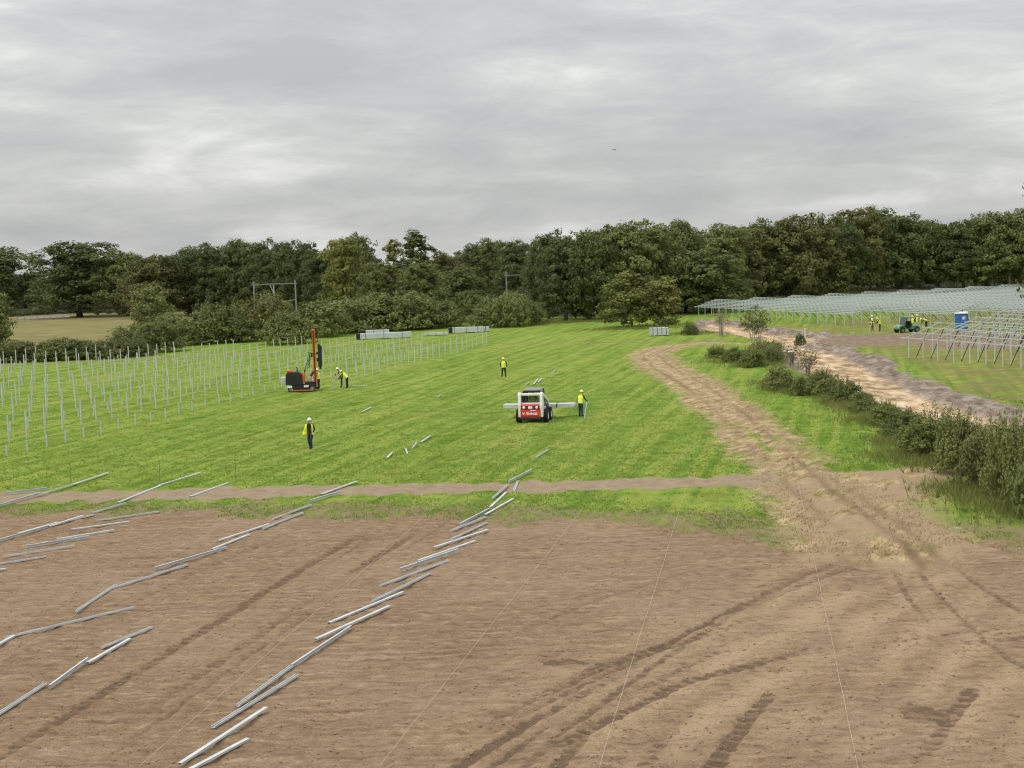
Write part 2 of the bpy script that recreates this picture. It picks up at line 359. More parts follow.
def mesh_np(name, V, Q, mats, attrs=None, facettrs=None, smooth=False):
    me = bpy.data.meshes.new(name); k = Q.shape[1]
    me.vertices.add(len(V)); me.vertices.foreach_set('co', np.ascontiguousarray(V, np.float32).ravel())
    me.loops.add(Q.size); me.loops.foreach_set('vertex_index', np.ascontiguousarray(Q, np.int32).ravel())
    me.polygons.add(len(Q)); me.polygons.foreach_set('loop_start', np.arange(0, Q.size, k, dtype=np.int32))
    if smooth: me.polygons.foreach_set('use_smooth', np.ones(len(Q), bool))
    for m in mats: me.materials.append(m)
    for n_, a in (attrs or {}).items():
        at = me.attributes.new(n_, 'FLOAT', 'POINT'); at.data.foreach_set('value', np.ascontiguousarray(a, np.float32))
    for n_, a in (facettrs or {}).items():
        at = me.attributes.new(n_, 'FLOAT', 'FACE'); at.data.foreach_set('value', np.ascontiguousarray(a, np.float32))
    me.update(calc_edges=True); return me

def ground_material():
    m = bpy.data.materials.new('ground_cover'); m.use_nodes = True; t = m.node_tree; b = t.nodes['Principled BSDF']
    b.inputs['Roughness'].default_value = 0.95; b.inputs['Specular IOR Level'].default_value = 0.08
    tcn = N(t, 'ShaderNodeTexCoord')
    def noise(scale, detail=4, rough=.55, sc=(1,1,1), rot=0.0):
        mr_ = N(t, 'ShaderNodeMapping'); mr_.inputs['Rotation'].default_value = (0,0,rot); t.links.new(tcn.outputs['Object'], mr_.inputs[0])
        mp = N(t, 'ShaderNodeMapping'); mp.inputs['Scale'].default_value = sc
        t.links.new(mr_.outputs[0], mp.inputs[0]); n = N(t, 'ShaderNodeTexNoise')
        n.inputs['Scale'].default_value = scale; n.inputs['Detail'].default_value = detail; n.inputs['Roughness'].default_value = rough
        t.links.new(mp.outputs[0], n.inputs[0]); return n.outputs['Fac']
    def ramp_(f, stops):
        rp = N(t, 'ShaderNodeValToRGB'); t.links.new(f, rp.inputs[0]); el = rp.color_ramp.elements
        el[0].position, el[0].color = stops[0][0], (*stops[0][1], 1); el[1].position, el[1].color = stops[-1][0], (*stops[-1][1], 1)
        for p, c in stops[1:-1]: q = el.new(p); q.color = (*c, 1)
        return rp.outputs[0]
    def mix(f, a, bb, blend='MIX'):
        x = N(t, 'ShaderNodeMix', data_type='RGBA', blend_type=blend)
        if isinstance(f, float): x.inputs[0].default_value = f
        else: t.links.new(f, x.inputs[0])
        for i, c in ((6, a), (7, bb)):
            if isinstance(c, tuple): x.inputs[i].default_value = (*c, 1)
            else: t.links.new(c, x.inputs[i])
        return x.outputs[2]
    def mask(attr, nf, amp, soft):
        at = N(t, 'ShaderNodeAttribute', attribute_name=attr)
        v = math_node(t, 'ADD', at.outputs['Fac'], math_node(t, 'MULTIPLY', math_node(t, 'SUBTRACT', nf, 0.5), amp))
        mr = N(t, 'ShaderNodeMapRange', interpolation_type='SMOOTHSTEP'); t.links.new(v, mr.inputs[0]); mr.inputs[1].default_value = -soft; mr.inputs[2].default_value = soft
        return mr.outputs[0]
    fine = noise(5.0, 6, .65); fine2 = noise(1.3, 5, .6); big = noise(0.09, 4, .6); streak = noise(1.0, 5, .62, (1.5, .10, 1), AR)
    mow = noise(1.0, 3, .5, (1.1, .025, 1), AR-.02); blades = noise(9.0, 4, .7, (.7, 1.3, 1), .1); horiz = noise(1.0, 5, .62, (.20, 1.3, 1), 0.08); soilh = noise(1.0, 6, .65, (.22, 3.2, 1), 0.03)
    g1 = ramp_(math_node(t, 'ADD', math_node(t, 'MULTIPLY', streak, .62), math_node(t, 'MULTIPLY', horiz, .38)), [(.36, (.090,.163,.019)), (.48, (.155,.248,.032)), (.60, (.232,.325,.056))])
    g2 = mix(math_node(t, 'MULTIPLY', ramp_(mow, [(.46, (0,0,0)), (.58, (1,1,1))]), .7), g1, (.300,.350,.070))
    gr = mix(math_node(t, 'MULTIPLY', ramp_(blades, [(.48, (0,0,0)), (.68, (1,1,1))]), .34), g2, (.095,.150,.013))
    rip = noise(1.0, 4, .55, (.62, .75, 1), .5)
    gr = mix(math_node(t, 'MULTIPLY', ramp_(rip, [(.50, (0,0,0)), (.62, (1,1,1))]), .45), gr, (.092,.148,.014))
    gr = mix(math_node(t, 'MULTIPLY', ramp_(rip, [(.36, (1,1,1)), (.46, (0,0,0))]), .35), gr, (.270,.350,.070))
    gr = mix(math_node(t, 'MULTIPLY', ramp_(big, [(.52, (0,0,0)), (.70, (1,1,1))]), .32), gr, (.270,.285,.060))
    thin = mix(ramp_(fine2, [(.38, (0,0,0)), (.56, (1,1,1))]), mix(.35, gr, (.16,.165,.05)), (.25,.20,.108))
    grit = noise(18.0, 8, .72); clump = noise(3.2, 8, .68, (.7, 1.2, 1))
    soil = ramp_(math_node(t, 'ADD', math_node(t, 'ADD', math_node(t, 'MULTIPLY', grit, .26), math_node(t, 'MULTIPLY', clump, .42)), math_node(t, 'MULTIPLY', soilh, .32)), [(.37, (.112,.071,.041)), (.455, (.218,.145,.087)), (.53, (.292,.201,.124)), (.62, (.43,.317,.205))])
    soil = mix(math_node(t, 'MULTIPLY', ramp_(noise(.13, 5, .62), [(.44, (0,0,0)), (.60, (1,1,1))]), .5), soil, mix(clump, soil, (.40,.30,.205)))
    dryr = N(t, 'ShaderNodeAttribute', attribute_name='packed')
    soil = mix(math_node(t, 'MULTIPLY', dryr.outputs['Fac'], ramp_(clump, [(.36, (.25,.25,.25)), (.50, (1,1,1))])), soil, ramp_(grit, [(.35, (.33,.232,.140)), (.65, (.47,.345,.220))]))
    at = N(t, 'ShaderNodeAttribute', attribute_name='rut')
    rm = N(t, 'ShaderNodeMapRange', interpolation_type='SMOOTHSTEP'); rm.inputs[1].default_value = .30; rm.inputs[2].default_value = .62
    t.links.new(math_node(t, 'ADD', at.outputs['Fac'], math_node(t, 'ADD', math_node(t, 'MULTIPLY', math_node(t, 'SUBTRACT', clump, .5), 2.0), math_node(t, 'MULTIPLY', math_node(t, 'SUBTRACT', grit, .5), .9))), rm.inputs[0])
    soil = mix(math_node(t, 'MULTIPLY', rm.outputs[0], math_node(t, 'MINIMUM', math_node(t, 'MULTIPLY', at.outputs['Fac'], 2.2), .85)), soil, ramp_(grit, [(.35, (.085,.056,.036)), (.65, (.175,.118,.077))]))
    fr = N(t, 'ShaderNodeAttribute', attribute_name='fieldtrack')
    gr = mix(math_node(t, 'MULTIPLY', fr.outputs['Fac'], ramp_(fine, [(.35, (.2,.2,.2)), (.6, (1,1,1))])), gr, (.33,.34,.10))
    straw = ramp_(noise(1.6, 6, .72, (1.2, .35, 1), .45), [(.34, (.17,.120,.058)), (.45, (.33,.24,.125)), (.55, (.46,.345,.19)), (.67, (.58,.46,.28))])
    straw = mix(math_node(t, 'MULTIPLY', ramp_(noise(.45, 5, .65, (1, .5, 1), .45), [(.54, (0,0,0)), (.64, (1,1,1))]), .5), straw, mix(fine, (.13,.17,.03), (.22,.235,.06)))
    straw = mix(math_node(t, 'MULTIPLY', ramp_(noise(.28, 5, .65), [(.50, (0,0,0)), (.64, (1,1,1))]), .6), straw, ramp_(fine, [(.35, (.19,.13,.08)), (.65, (.36,.265,.17))]))
    trr = N(t, 'ShaderNodeAttribute', attribute_name='trackrut')
    straw = mix(math_node(t, 'MULTIPLY', trr.outputs['Fac'], .75), straw, ramp_(fine, [(.35, (.14,.095,.055)), (.65, (.27,.19,.115))]))
    sand = ramp_(noise(.8, 6, .65, (1, .4, 1)), [(.36, (.22,.155,.105)), (.46, (.42,.30,.18)), (.55, (.60,.44,.265)), (.66, (.72,.59,.43))])
    bank = ramp_(noise(1.0, 6, .68, (1.5, .45, 1)), [(.34, (.13,.10,.078)), (.5, (.24,.19,.148)), (.66, (.38,.32,.26))])
    road = ramp_(fine2, [(.36, (.165,.118,.078)), (.64, (.32,.245,.168))])
    crop = ramp_(noise(.35, 5, .6, (.3, 1, 1)), [(.36, (.165,.155,.060)), (.64, (.27,.24,.105))])
    # right of the drain the turf is older and drier
    sx = N(t, 'ShaderNodeSeparateXYZ'); t.links.new(tcn.outputs['Object'], sx.inputs[0])
    c = mix(mask('sd_dry', fine2, 3.0, 2.0), gr, mix(ramp_(noise(.5, 5, .65, (.35, 1, 1), -0.3), [(.40, (0,0,0)), (.60, (1,1,1))]), gr, (.215,.170,.075)))
    c = mix(mask('sd_near', fine2, 2.2, 1.4), c, thin)
    c = mix(mask('sd_road', fine2, 1.6, .5), c, road)
    c = mix(mask('sd_sand', fine2, 1.0, .25), c, bank)
    c = mix(mask('sd_sandin', fine2, 2.2, .7), c, sand)
    c = mix(mask('sd_track', fine2, 3.4, .8), c, straw)
    c = mix(mask('sd_path', fine2, 1.4, .25), c, mix(fine, road, (.40,.31,.205)))
    c = mix(mask('sd_dirt', fine2, 2.6, .5), c, soil)
    c = mix(mask('sd_apron', clump, 3.2, 1.1), c, mix(math_node(t, 'MULTIPLY', trr.outputs['Fac'], .8), mix(ramp_(noise(.5, 5, .65, (1, .5, 1), .3), [(.46, (0,0,0)), (.58, (1,1,1))]), ramp_(grit, [(.35, (.29,.205,.125)), (.65, (.44,.325,.205))]), straw), (.17,.115,.068)))
    c = mix(mask('sd_crop', fine2, 1.0, .5), c, crop)
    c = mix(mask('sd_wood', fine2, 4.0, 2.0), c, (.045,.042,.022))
    t.links.new(c, b.inputs['Base Color'])
    bp = N(t, 'ShaderNodeBump'); bp.inputs['Strength'].default_value = 1.0; bp.inputs['Distance'].default_value = 0.08
    t.links.new(math_node(t, 'ADD', math_node(t, 'ADD', fine, math_node(t, 'MULTIPLY', blades, .6)), noise(11.0, 4, .6)), bp.inputs['Height'])
    t.links.new(bp.outputs[0], b.inputs['Normal'])
    return m
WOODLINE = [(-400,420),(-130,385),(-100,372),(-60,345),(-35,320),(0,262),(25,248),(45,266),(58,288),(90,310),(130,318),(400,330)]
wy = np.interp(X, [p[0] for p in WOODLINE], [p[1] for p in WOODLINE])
at = {k: np.clip(v, -6, 6) for k, v in MK.items()}
at['rut'] = rut; at['packed'] = pk
ft = np.zeros_like(X); fz = (Y > 60) & (Y < 160) & (np.abs(X) < 40); xf, yf = X[fz], Y[fz]; ff = np.zeros_like(xf)
for P_ in ([(541,428),(512,450),(468,474)], [(523,426),(492,446),(455,463)], [(560,443),(540,452),(505,474)], [(700,470),(720,440),(722,428)], [(665,472),(690,448),(700,440)], [(330,398),(440,372),(540,352)], [(355,402),(470,375),(570,352)], [(100,452),(250,415),(400,383)], [(240,470),(380,428),(500,394)]):
    sF, aF, _ = line_sd(xf, yf, PX(P_), .2); ff = np.maximum(ff, sstep(-.2, .15, sF)*np.clip(.35+1.3*vnoise(aF*.25, aF*0+P_[0][0], 83), 0, .8))
ft[fz] = ff; at['fieldtrack'] = ft
_t, _a, _sd = line_sd(X, Y, TRACK, TRACKW)
at['trackrut'] = (np.exp(-((np.abs(_sd)-.85)/.22)**2)+.6*np.exp(-((_sd-1.6)/.2)**2))*sstep(-.5, .3, _t)*np.clip(.6+1.2*vnoise(_a*.2, _sd, 77), 0, 1)
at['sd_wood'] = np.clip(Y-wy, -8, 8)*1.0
at['sd_sandin'] = np.clip(poly_sd(X, Y, SAND)-1.5 - 1.0*np.clip((X-20)/20, 0, 1), -5, 5)
at['sd_dry'] = np.clip(np.minimum(X - np.interp(Y, [90,110,125,145,170,190,260], [28,33,36,37,38,34,30]), 200-Y + 0.6*(X-30)), -6, 6)
pp = line_sd(X, Y, PATH, 0.0)[0]
at['sd_near'] = np.where(Y < np.interp(X, [p[0] for p in PATH], [p[1] for p in PATH]), 3.4 - np.clip(-MK['sd_dirt'], -9, 9) + 0.05*np.clip(X, -30, 30), -3)
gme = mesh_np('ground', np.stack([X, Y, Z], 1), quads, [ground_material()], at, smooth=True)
ground = link_mesh('ground', gme); tag(ground, kind='structure')

# ------------------------------------------------------------------ grass blades and soil clods (uncountable)
def frustum_points(n, y0, y1, k=0.42):
    """random ground points, denser near the viewer's end of the field"""
    v = RNG.uniform(1/y1, 1/y0, n); y = 1/v; x = RNG.uniform(-k, k, n)*y
    return x, y
GRASSM = leaf_material('grass_blades', (0.128, 0.205, 0.026), (0.215, 0.302, 0.052), 0.4, 0.0)
DRYM = leaf_material('dry_grass_blades', (0.21, 0.18, 0.07), (0.42, 0.35, 0.19), 0.3, 0.0)
def blades(name, x, y, hmin, hmax, wid, per, m, label, cat):
    n = len(x)*per; bx = np.repeat(x, per)+RNG.normal(0, .05, n); by = np.repeat(y, per)+RNG.normal(0, .05, n)
    z = height(bx, by); h = RNG.uniform(hmin, hmax, n); a = RNG.uniform(0, 2*math.pi, n); le = RNG.uniform(.2, 1.1, n)*h; la = RNG.uniform(0, 2*math.pi, n)
    w = wid*RNG.uniform(.6, 1.3, n)
    p0 = np.stack([bx-np.cos(a)*w, by-np.sin(a)*w, z-.02], 1); p1 = np.stack([bx+np.cos(a)*w, by+np.sin(a)*w, z-.02], 1)
    p2 = np.stack([bx+np.cos(la)*le, by+np.sin(la)*le, z+h], 1)
    V = np.stack([p0, p1, p2], 1).reshape(-1, 3); Q = np.arange(n*3).reshape(-1, 3)
    me = mesh_np(name, V, Q, [m], facettrs={'tone': np.clip(np.repeat(RNG.random(len(x)), per)*.7+RNG.random(n)*.3, 0, 1)})
    o = link_mesh(name, me); tag(o, label, cat, kind='stuff'); return o
x, y = frustum_points(140000, 50, 190); m = masks(x, y)
bare = (m['sd_dirt'] > -.1) | (m['sd_path'] > -.15) | (m['sd_track'] > -.1) | (m['sd_apron'] > -.1) | (m['sd_sand'] > -.2) | (m['sd_road'] > 0)
pathy = np.interp(x, [p[0] for p in PATH], [p[1] for p in PATH])
sparse = (y < pathy) & (RNG.random(len(x)) < np.clip(.18+2.0*vnoise(x*.35, y*.5, 71)+.03*x+.25*np.clip(2.5+m['sd_dirt'], 0, 3), .1, .95))
k = ~bare & ~sparse & (x*RC-y*RS > -125) & (x < 34); blades('grass', x[k], y[k], .03, .085, .022, 3, GRASSM, 'short bright green mown grass covering the field', 'grass')
k2 = ((m['sd_track'] > -.3) & (m['sd_track'] < 2.0) & (m['sd_dirt'] < 0)) | ((m['sd_road'] > -.5) & (m['sd_road'] < .6)) | ((m['sd_dirt'] > -1.6) & (m['sd_dirt'] < .8) & (y < 80))
k2 &= RNG.random(len(x)) < .3
blades('dry_grass', x[k2], y[k2], .03, .10, .02, 3, DRYM, 'straw coloured dry grass along tracks and edges of the bare soil', 'dry grass')
def clods(n):
    x, y = frustum_points(n*2, 30, 68, .40); m = masks(x, y); k = (m['sd_dirt'] > .3) & (vnoise(x*.5, y*1.5, 61) > -.25); x = x[k][:n]; y = y[k][:n]; n = len(x)
    r_ = .010+.035*RNG.random(n)**5
    base = np.array([(1,0,0),(0,1,0),(-1,0,0),(0,-1,0),(0,0,.8),(0,0,-.6)], float)
    V = base[None]*r_[:, None, None]*RNG.uniform(.6, 1.3, (n, 6, 3)); V += np.stack([x, y, height(x, y)+r_*.25], 1)[:, None]
    f = np.array([(0,1,4),(1,2,4),(2,3,4),(3,0,4),(1,0,5),(2,1,5),(3,2,5),(0,3,5)]); Q = (f[None]+(np.arange(n)*6)[:, None, None]).reshape(-1, 3)
    me = mesh_np('soil_clods', V.reshape(-1, 3), Q, [mat('clod', (.30, .215, .145), .95, 0, .2, 3, col2=(.20, .14, .09))])
    o = link_mesh('soil_clods', me); tag(o, 'small brown soil clods scattered over the bare ground', 'soil', kind='stuff')
clods(15000)

# ------------------------------------------------------------------ vegetation
def leaves(blobs, n, size, seed, sub=16, subr=.34, flat=.5, shell=.5):
    """leaf-clump faces spread through clumps that sit on the crown's lobes"""
    r = np.random.default_rng(seed); B = np.array(blobs, float)
    area = (B[:, 3]*B[:, 4]+B[:, 4]*B[:, 5]+B[:, 3]*B[:, 5]); p = area/area.sum()
    nb = len(B); S = []
    for i in range(nb):
        d = r.normal(size=(sub, 3)); d /= np.linalg.norm(d, axis=1)[:, None]; d[:, 2] = np.where(d[:, 2] < -.5, -d[:, 2], d[:, 2])
        c = B[i, :3]+d*B[i, 3:6]*r.uniform(.72, 1.02, (sub, 1)); S.append(np.concatenate([c, np.repeat(B[i:i+1, 3:6]*subr, sub, 0)*r.uniform(.6, 1.35, (sub, 1)), np.full((sub, 1), p[i]/sub), r.random((sub, 1))], 1))
    S = np.concatenate(S); w = S[:, 6]/S[:, 6].sum(); k = r.choice(len(S), n, p=w)
    d = r.normal(size=(n, 3)); d /= np.linalg.norm(d, axis=1)[:, None]
    C = S[k, :3]+d*S[k, 3:6]*(shell+(1-shell)*r.random((n, 1)))
    nm = d*.9+(C-B[:, :3].mean(0))/(np.ptp(B[:, :3], axis=0)+1e-3)*.8+r.normal(size=(n, 3))*.42+np.array([0, 0, flat]); nm /= np.linalg.norm(nm, axis=1)[:, None]
    t = np.cross(nm, r.normal(size=(n, 3))); t /= np.linalg.norm(t, axis=1)[:, None]+1e-9; b = np.cross(nm, t)
    s = size*r.uniform(.40, 1.6, (n, 1))
    V = np.stack([C-t*s*.5, C+b*s*.33+nm*s*.08, C+t*s*.5, C-b*s*.33+nm*s*.08], 1)
    V[..., 2] = np.maximum(V[..., 2], 0.02)
    tone = np.clip(.45*S[k, 7]+.55*r.random(n), 0, 1)
    return V.reshape(-1, 3), np.arange(n*4).reshape(-1, 4), tone
def crown(name, blobs, n, size, seed, m, **k):
    V, Q, tone = leaves(blobs, n, size, seed, **k); return mesh_np(name, V, Q, [m], facettrs={'tone': tone})
def trunk_mesh(H, r0, seed, nl=7, z0=.3, spread=.3, m=BARK, top=.8, lean=.03):
    r = random.Random(seed); mb = MB(); lx, ly = r.uniform(-lean, lean)*H, r.uniform(-lean, lean)*H
    P = [(lx*(i/6)**1.5+r.uniform(-.01, .01)*H*(i > 0), ly*(i/6)**1.5+r.uniform(-.01, .01)*H*(i > 0), H*top*i/6) for i in range(7)]
    mb.tube(P, [r0*1.35, r0, r0*.85, r0*.68, r0*.5, r0*.34, r0*.15], 7)
    for i in range(nl):
        f = z0+(top-.12-z0)*i/max(1, nl-1); j = f/top*6; k = int(j); q = [P[k][a]+(P[min(k+1, 6)][a]-P[k][a])*(j-k) for a in range(3)]
        an = i*2.4+r.uniform(-.5, .5); L = spread*H*(1.1-.6*f)*r.uniform(.7, 1.1); rr = r0*.42*(1-f*.6)
        e1 = (q[0]+math.cos(an)*L*.5, q[1]+math.sin(an)*L*.5, q[2]+L*.32); e2 = (q[0]+math.cos(an)*L, q[1]+math.sin(an)*L, q[2]+L*.75)
        mb.tube([q, e1, e2], [rr, rr*.65, rr*.2], 5)
        a2 = an+r.choice((-.7, .7)); mb.tube([e1, (e1[0]+math.cos(a2)*L*.4, e1[1]+math.sin(a2)*L*.4, e1[2]+L*.4)], [rr*.5, rr*.12], 5)
    return mb.mesh('trunk', m, True)
def oak_blobs(seed, H=16., w=.36, low=.12, n=17, dome=1.0):
    r = random.Random(seed); out = []
    for i in range(n):
        f = (i+.5)/n; z = low+(.93-low)*f; rad = w*math.sqrt(max(.05, 1-abs((f-.42)/.62)**2.2))*dome
        a = i*2.39996+r.uniform(-.3, .3); d = rad*r.uniform(.45, .78); s = (.13+.06*(1-f))*r.uniform(.85, 1.3)
        out.append((math.cos(a)*d*H, math.sin(a)*d*H, z*H, s*H*1.1, s*H*1.1, s*H*.85))
    out.append((0, 0, .55*H, w*.7*H, w*.7*H, .36*H)); out.append((0, 0, .86*H, .12*H, .12*H, .12*H))
    return out
def poplar_blobs(seed, H=16., w=.14):
    r = random.Random(seed); out = []
    for i in range(18):
        f = (i+.5)/18; z = .10+.87*f; rad = w*(1-abs(f-.4)/.75)*1.0; a = i*2.4; d = rad*r.uniform(.4, .9)
        s = (.055+.035*(1-f))*r.uniform(.8, 1.3); out.append((math.cos(a)*d*H, math.sin(a)*d*H, z*H, s*H, s*H, s*H*1.25))
    return out
def bush_blobs(seed, H=4., w=.62, n=11):
    r = random.Random(seed); out = [(0, 0, .42*H, w*.62*H, w*.62*H, .44*H)]
    for i in range(n):
        a = i*2.4+r.uniform(-.3, .3); d = w*H*r.uniform(.25, .75); z = H*r.uniform(.30, .74)*(1-.3*d/(w*H)); s = H*r.uniform(.17, .27)
        out.append((math.cos(a)*d, math.sin(a)*d, z, s*1.15, s*1.15, s))
    for i in range(8):
        a = i*.785+r.uniform(-.2, .2); d = w*H*r.uniform(.62, .8); s = H*r.uniform(.17, .23); out.append((math.cos(a)*d, math.sin(a)*d, s*.75, s*1.2, s*1.2, s))
    return out
OAK = [(crown('crown', oak_blobs(s, 16, w, lo), 17000, .40, s, LEAF['dark'], sub=18), trunk_mesh(16, .32, s)) for s, w, lo in ((1, .36, .10), (2, .33, .12), (3, .40, .09), (4, .30, .14), (5, .37, .12))]
TALL = [(crown('crown', oak_blobs(s, 16, .28, .20, 16), 12000, .40, s, LEAF['dark'], sub=16), trunk_mesh(16, .26, s, 8, .35, .22, BARKP)) for s in (11, 12, 13)]
POP = [(crown('crown', poplar_blobs(s, 16, w), 5200, .40, s, LEAF['dark'], sub=12, subr=.42), trunk_mesh(16, .22, s, 10, .2, .14, BARKP, .93)) for s, w in ((21, .17), (22, .14))]
YOUNG = [(crown('crown', oak_blobs(s, 16, w, .10, 16, .95), 8000, .52, s, LEAF['light'], sub=14, subr=.4), trunk_mesh(16, .2, s, 9, .12, .22, BARKP, .9)) for s, w in ((61, .30), (62, .26))]
SHRUB = [(crown('foliage', bush_blobs(s, 4, w), 9000, .17, s, LEAF['olive'], sub=20), trunk_mesh(4, .07, s, 6, .12, .5, BARK, .6)) for s, w in ((31, .66), (32, .6), (33, .75))]
def hedge_bush(seed, w):
    bl = bush_blobs(seed, 3, w, 13); r = np.random.default_rng(seed)
    V, Q, t = leaves(bl, 13000, .115, seed, sub=20, subr=.32)
    # upright shoots with leaves, breaking the outline
    vs_, qs_, ts_ = [V], [Q], [t]; n0 = len(V); mb = MB()
    for i in range(34):
        a = r.uniform(0, 6.28); d = r.uniform(0, w*3*.85); b = np.array([math.cos(a)*d, math.sin(a)*d, 1.2+r.random()*.6]); L = r.uniform(.7, 1.5)*(1.15-.5*d/(w*3))
        e = b+np.array([math.cos(a)*.25*L+r.normal()*.1, math.sin(a)*.25*L+r.normal()*.1, L]); mb.tube([b, e], [.014, .004], 4)
        k = 26; c = b+(e-b)*r.uniform(.25, 1, (k, 1))+r.normal(size=(k, 3))*.07
        nm = r.normal(size=(k, 3)); tt = np.cross(nm, r.normal(size=(k, 3))); tt /= np.linalg.norm(tt, axis=1)[:, None]; bb = np.cross(nm, tt); bb /= np.linalg.norm(bb, axis=1)[:, None]
        s = .13; vs_.append(np.stack([c-tt*s*.5, c+bb*s*.25, c+tt*s*.5, c-bb*s*.25], 1).reshape(-1, 3)); qs_.append(np.arange(k*4).reshape(-1, 4)+n0); n0 += k*4; ts_.append(r.random(k))
    for i in range(9): a = i*.7; mb.tube([(math.cos(a)*.2, math.sin(a)*.2, 0), (math.cos(a)*.7, math.sin(a)*.7, 1.6)], [.03, .012], 5)
    return mesh_np('foliage', np.concatenate(vs_), np.concatenate(qs_), [LEAF['hedge']], facettrs={'tone': np.concatenate(ts_)}), mb.mesh('stems', BARK)
HEDGE = [hedge_bush(s, w) for s, w in ((41, .62), (42, .72), (43, .55))]
def plant(name, kinds, i, loc, sc, rz, leafmat, label, cat, group=None, parts=('crown', 'trunk')):
    c, t = kinds[i % len(kinds)]
    e = empty(name, loc, rz, sc)
    a = link_mesh(parts[0], c, e); a.material_slots[0].link = 'OBJECT'; a.material_slots[0].material = LEAF[leafmat]
    b = link_mesh(parts[1], t, e); tag(e, label, cat, group)
    if parts[1] == 'stems': b['kind'] = 'stuff'
    return e
def at_tree(px, by, ty, wpx, nomH, nomW):
    x, y = G(px, by); s = math.hypot(x, y)/F; h = (by-ty)*s
    return (x, y, hz(x, y)-.05), h/nomH, (wpx*s)/(nomW)
TINT = dict(d='dark green', m='green', l='pale green', b='brownish green', o='olive')
TM = dict(d='dark', m='mid', l='light', b='brown', o='olive')
# front trees of the wood, left to right: px, base, top, width, kind, tint
TREES = [(-2,316,251,84,'o','d'),(80,317,244,84,'o','d'),(128,316,252,50,'o','m'),(158,317,256,66,'o','b'),(190,315,247,52,'o','d'),(216,315,244,46,'o','d'),
 (242,314,240,44,'o','d'),(262,314,241,42,'o','d'),(284,314,242,44,'o','d'),(305,314,240,42,'o','d'),(326,315,250,40,'o','d'),(346,316,237,44,'o','l'),(362,311,234,36,'o','d'),
 (378,316,262,36,'o','m'),(396,315,239,30,'p','l'),(420,316,230,44,'p','d'),(424,317,262,40,'o','m'),(447,314,252,44,'o','b'),(464,321,266,52,'o','m'),(472,305,243,40,'o','d'),(494,305,238,46,'o','m'),(516,306,240,44,'o','d'),
 (549,319,231,44,'o','d'),(566,321,236,60,'o','d'),(588,320,230,54,'o','m'),(604,318,225,48,'o','m'),(632,317,221,54,'t','m'),(660,315,221,56,'o','m'),(686,312,219,54,'o','m'),(704,313,248,76,'o','m'),(722,308,224,52,'o','m'),(744,306,226,60,'o','b'),
 (762,304,221,54,'o','m'),(788,303,216,60,'o','b'),(818,301,214,62,'o','b'),(842,299,221,50,'o','d'),(862,297,209,52,'o','b'),(884,295,212,48,'t','d'),(904,294,216,44,'t','m'),(922,293,221,42,'t','m'),
 (940,292,226,40,'t','m'),(958,292,223,40,'t','d'),(976,291,220,40,'t','m'),(992,291,216,42,'t','m'),(1010,290,216,44,'t','m'),(1029,289,211,46,'t','m')]
for i, (px, by, ty, w, kd, tn) in enumerate(TREES):
    K, nw = (OAK, 11.4) if kd == 'o' else (TALL, 8.6) if kd == 't' else (POP, 5.2)
    loc, sh, sw = at_tree(px, by, ty-1, w*1.08, 16.7, nw)
    wrd = {'o': 'broad leafy tree', 't': 'tree with bare lower trunk', 'p': 'slender tall tree'}[kd]
    plant('broadleaf_tree' if kd != 'p' else 'poplar_tree', K, i, loc, (sw, sw, sh), i*1.7, TM[tn],
          '%s %s, %s from the left along the wood front' % (TINT[tn], wrd, ordinal(i+1)), 'tree', 'trees along the wood edge')
# second rank of the wood behind, filling the skyline
j = 0
for px in [-52, -22, 4, 30, 50, 70, 92] + list(range(110, 372, 23)) + list(range(440, 1060, 21)):
    by0 = np.interp(px, [100, 380, 440, 540, 620, 700, 760, 860, 1024], [308, 306, 298, 306, 305, 300, 295, 289, 286])
    ty0 = np.interp(px, [-50,0,30,50,70,100,160,230,300,370,440,490,545,600,660,700,740,790,830,862,900,945,985,1024], [266,272,287,285,266,260,256,248,246,252,256,245,240,233,228,227,234,224,223,217,222,232,225,221])+random.uniform(-2, 4)
    loc, sh, sw = at_tree(px+random.uniform(-5, 5), by0, ty0, random.uniform(44, 60), 16.7, 11.4); j += 1
    plant('broadleaf_tree', OAK, j*3+1, loc, (sw, sw, sh), j*2.1, ('dark', 'mid', 'dark', 'brown')[j % 4], 'tree crown showing in the second rank of the wood, %s from the left' % ordinal(j), 'tree', 'trees deeper in the wood')
for i, (px, by, ty, w, lab) in enumerate([(632,327,273,46,'pale green young tree with several thin trunks at end of green field'), (662,325,279,36,'smaller pale green young tree right of multi-trunked one beside sandy strip')]):
    loc, sh, sw = at_tree(px, by, ty, w*1.2, 16., 9.6); plant('young_tree', YOUNG, i, loc, (sw, sw, sh), i*2, 'light', lab, 'tree')
loc, sh, sw = at_tree(-4, 352, 297, 44, 16., 11.4); plant('young_tree', YOUNG, 1, loc, (sw, sw, sh), 1, 'olive', 'olive green young tree at left edge of the photo beside hedge', 'tree')
loc, sh, sw = at_tree(152, 340, 288, 44, 16., 11.4); plant('young_tree', YOUNG, 0, loc, (sw, sw, sh), 2, 'olive', 'small olive tree rising above willow bushes left of railway portal', 'tree')
# big oak branch entering the frame on the right belongs to a tree that stands just outside it
e = plant('broadleaf_tree', TALL, 0, (67.9, 176, 0), (1.3, 1.3, 1.3), 1.0, 'mid', 'tall tree outside right edge whose leaf tips enter the sky', 'tree')
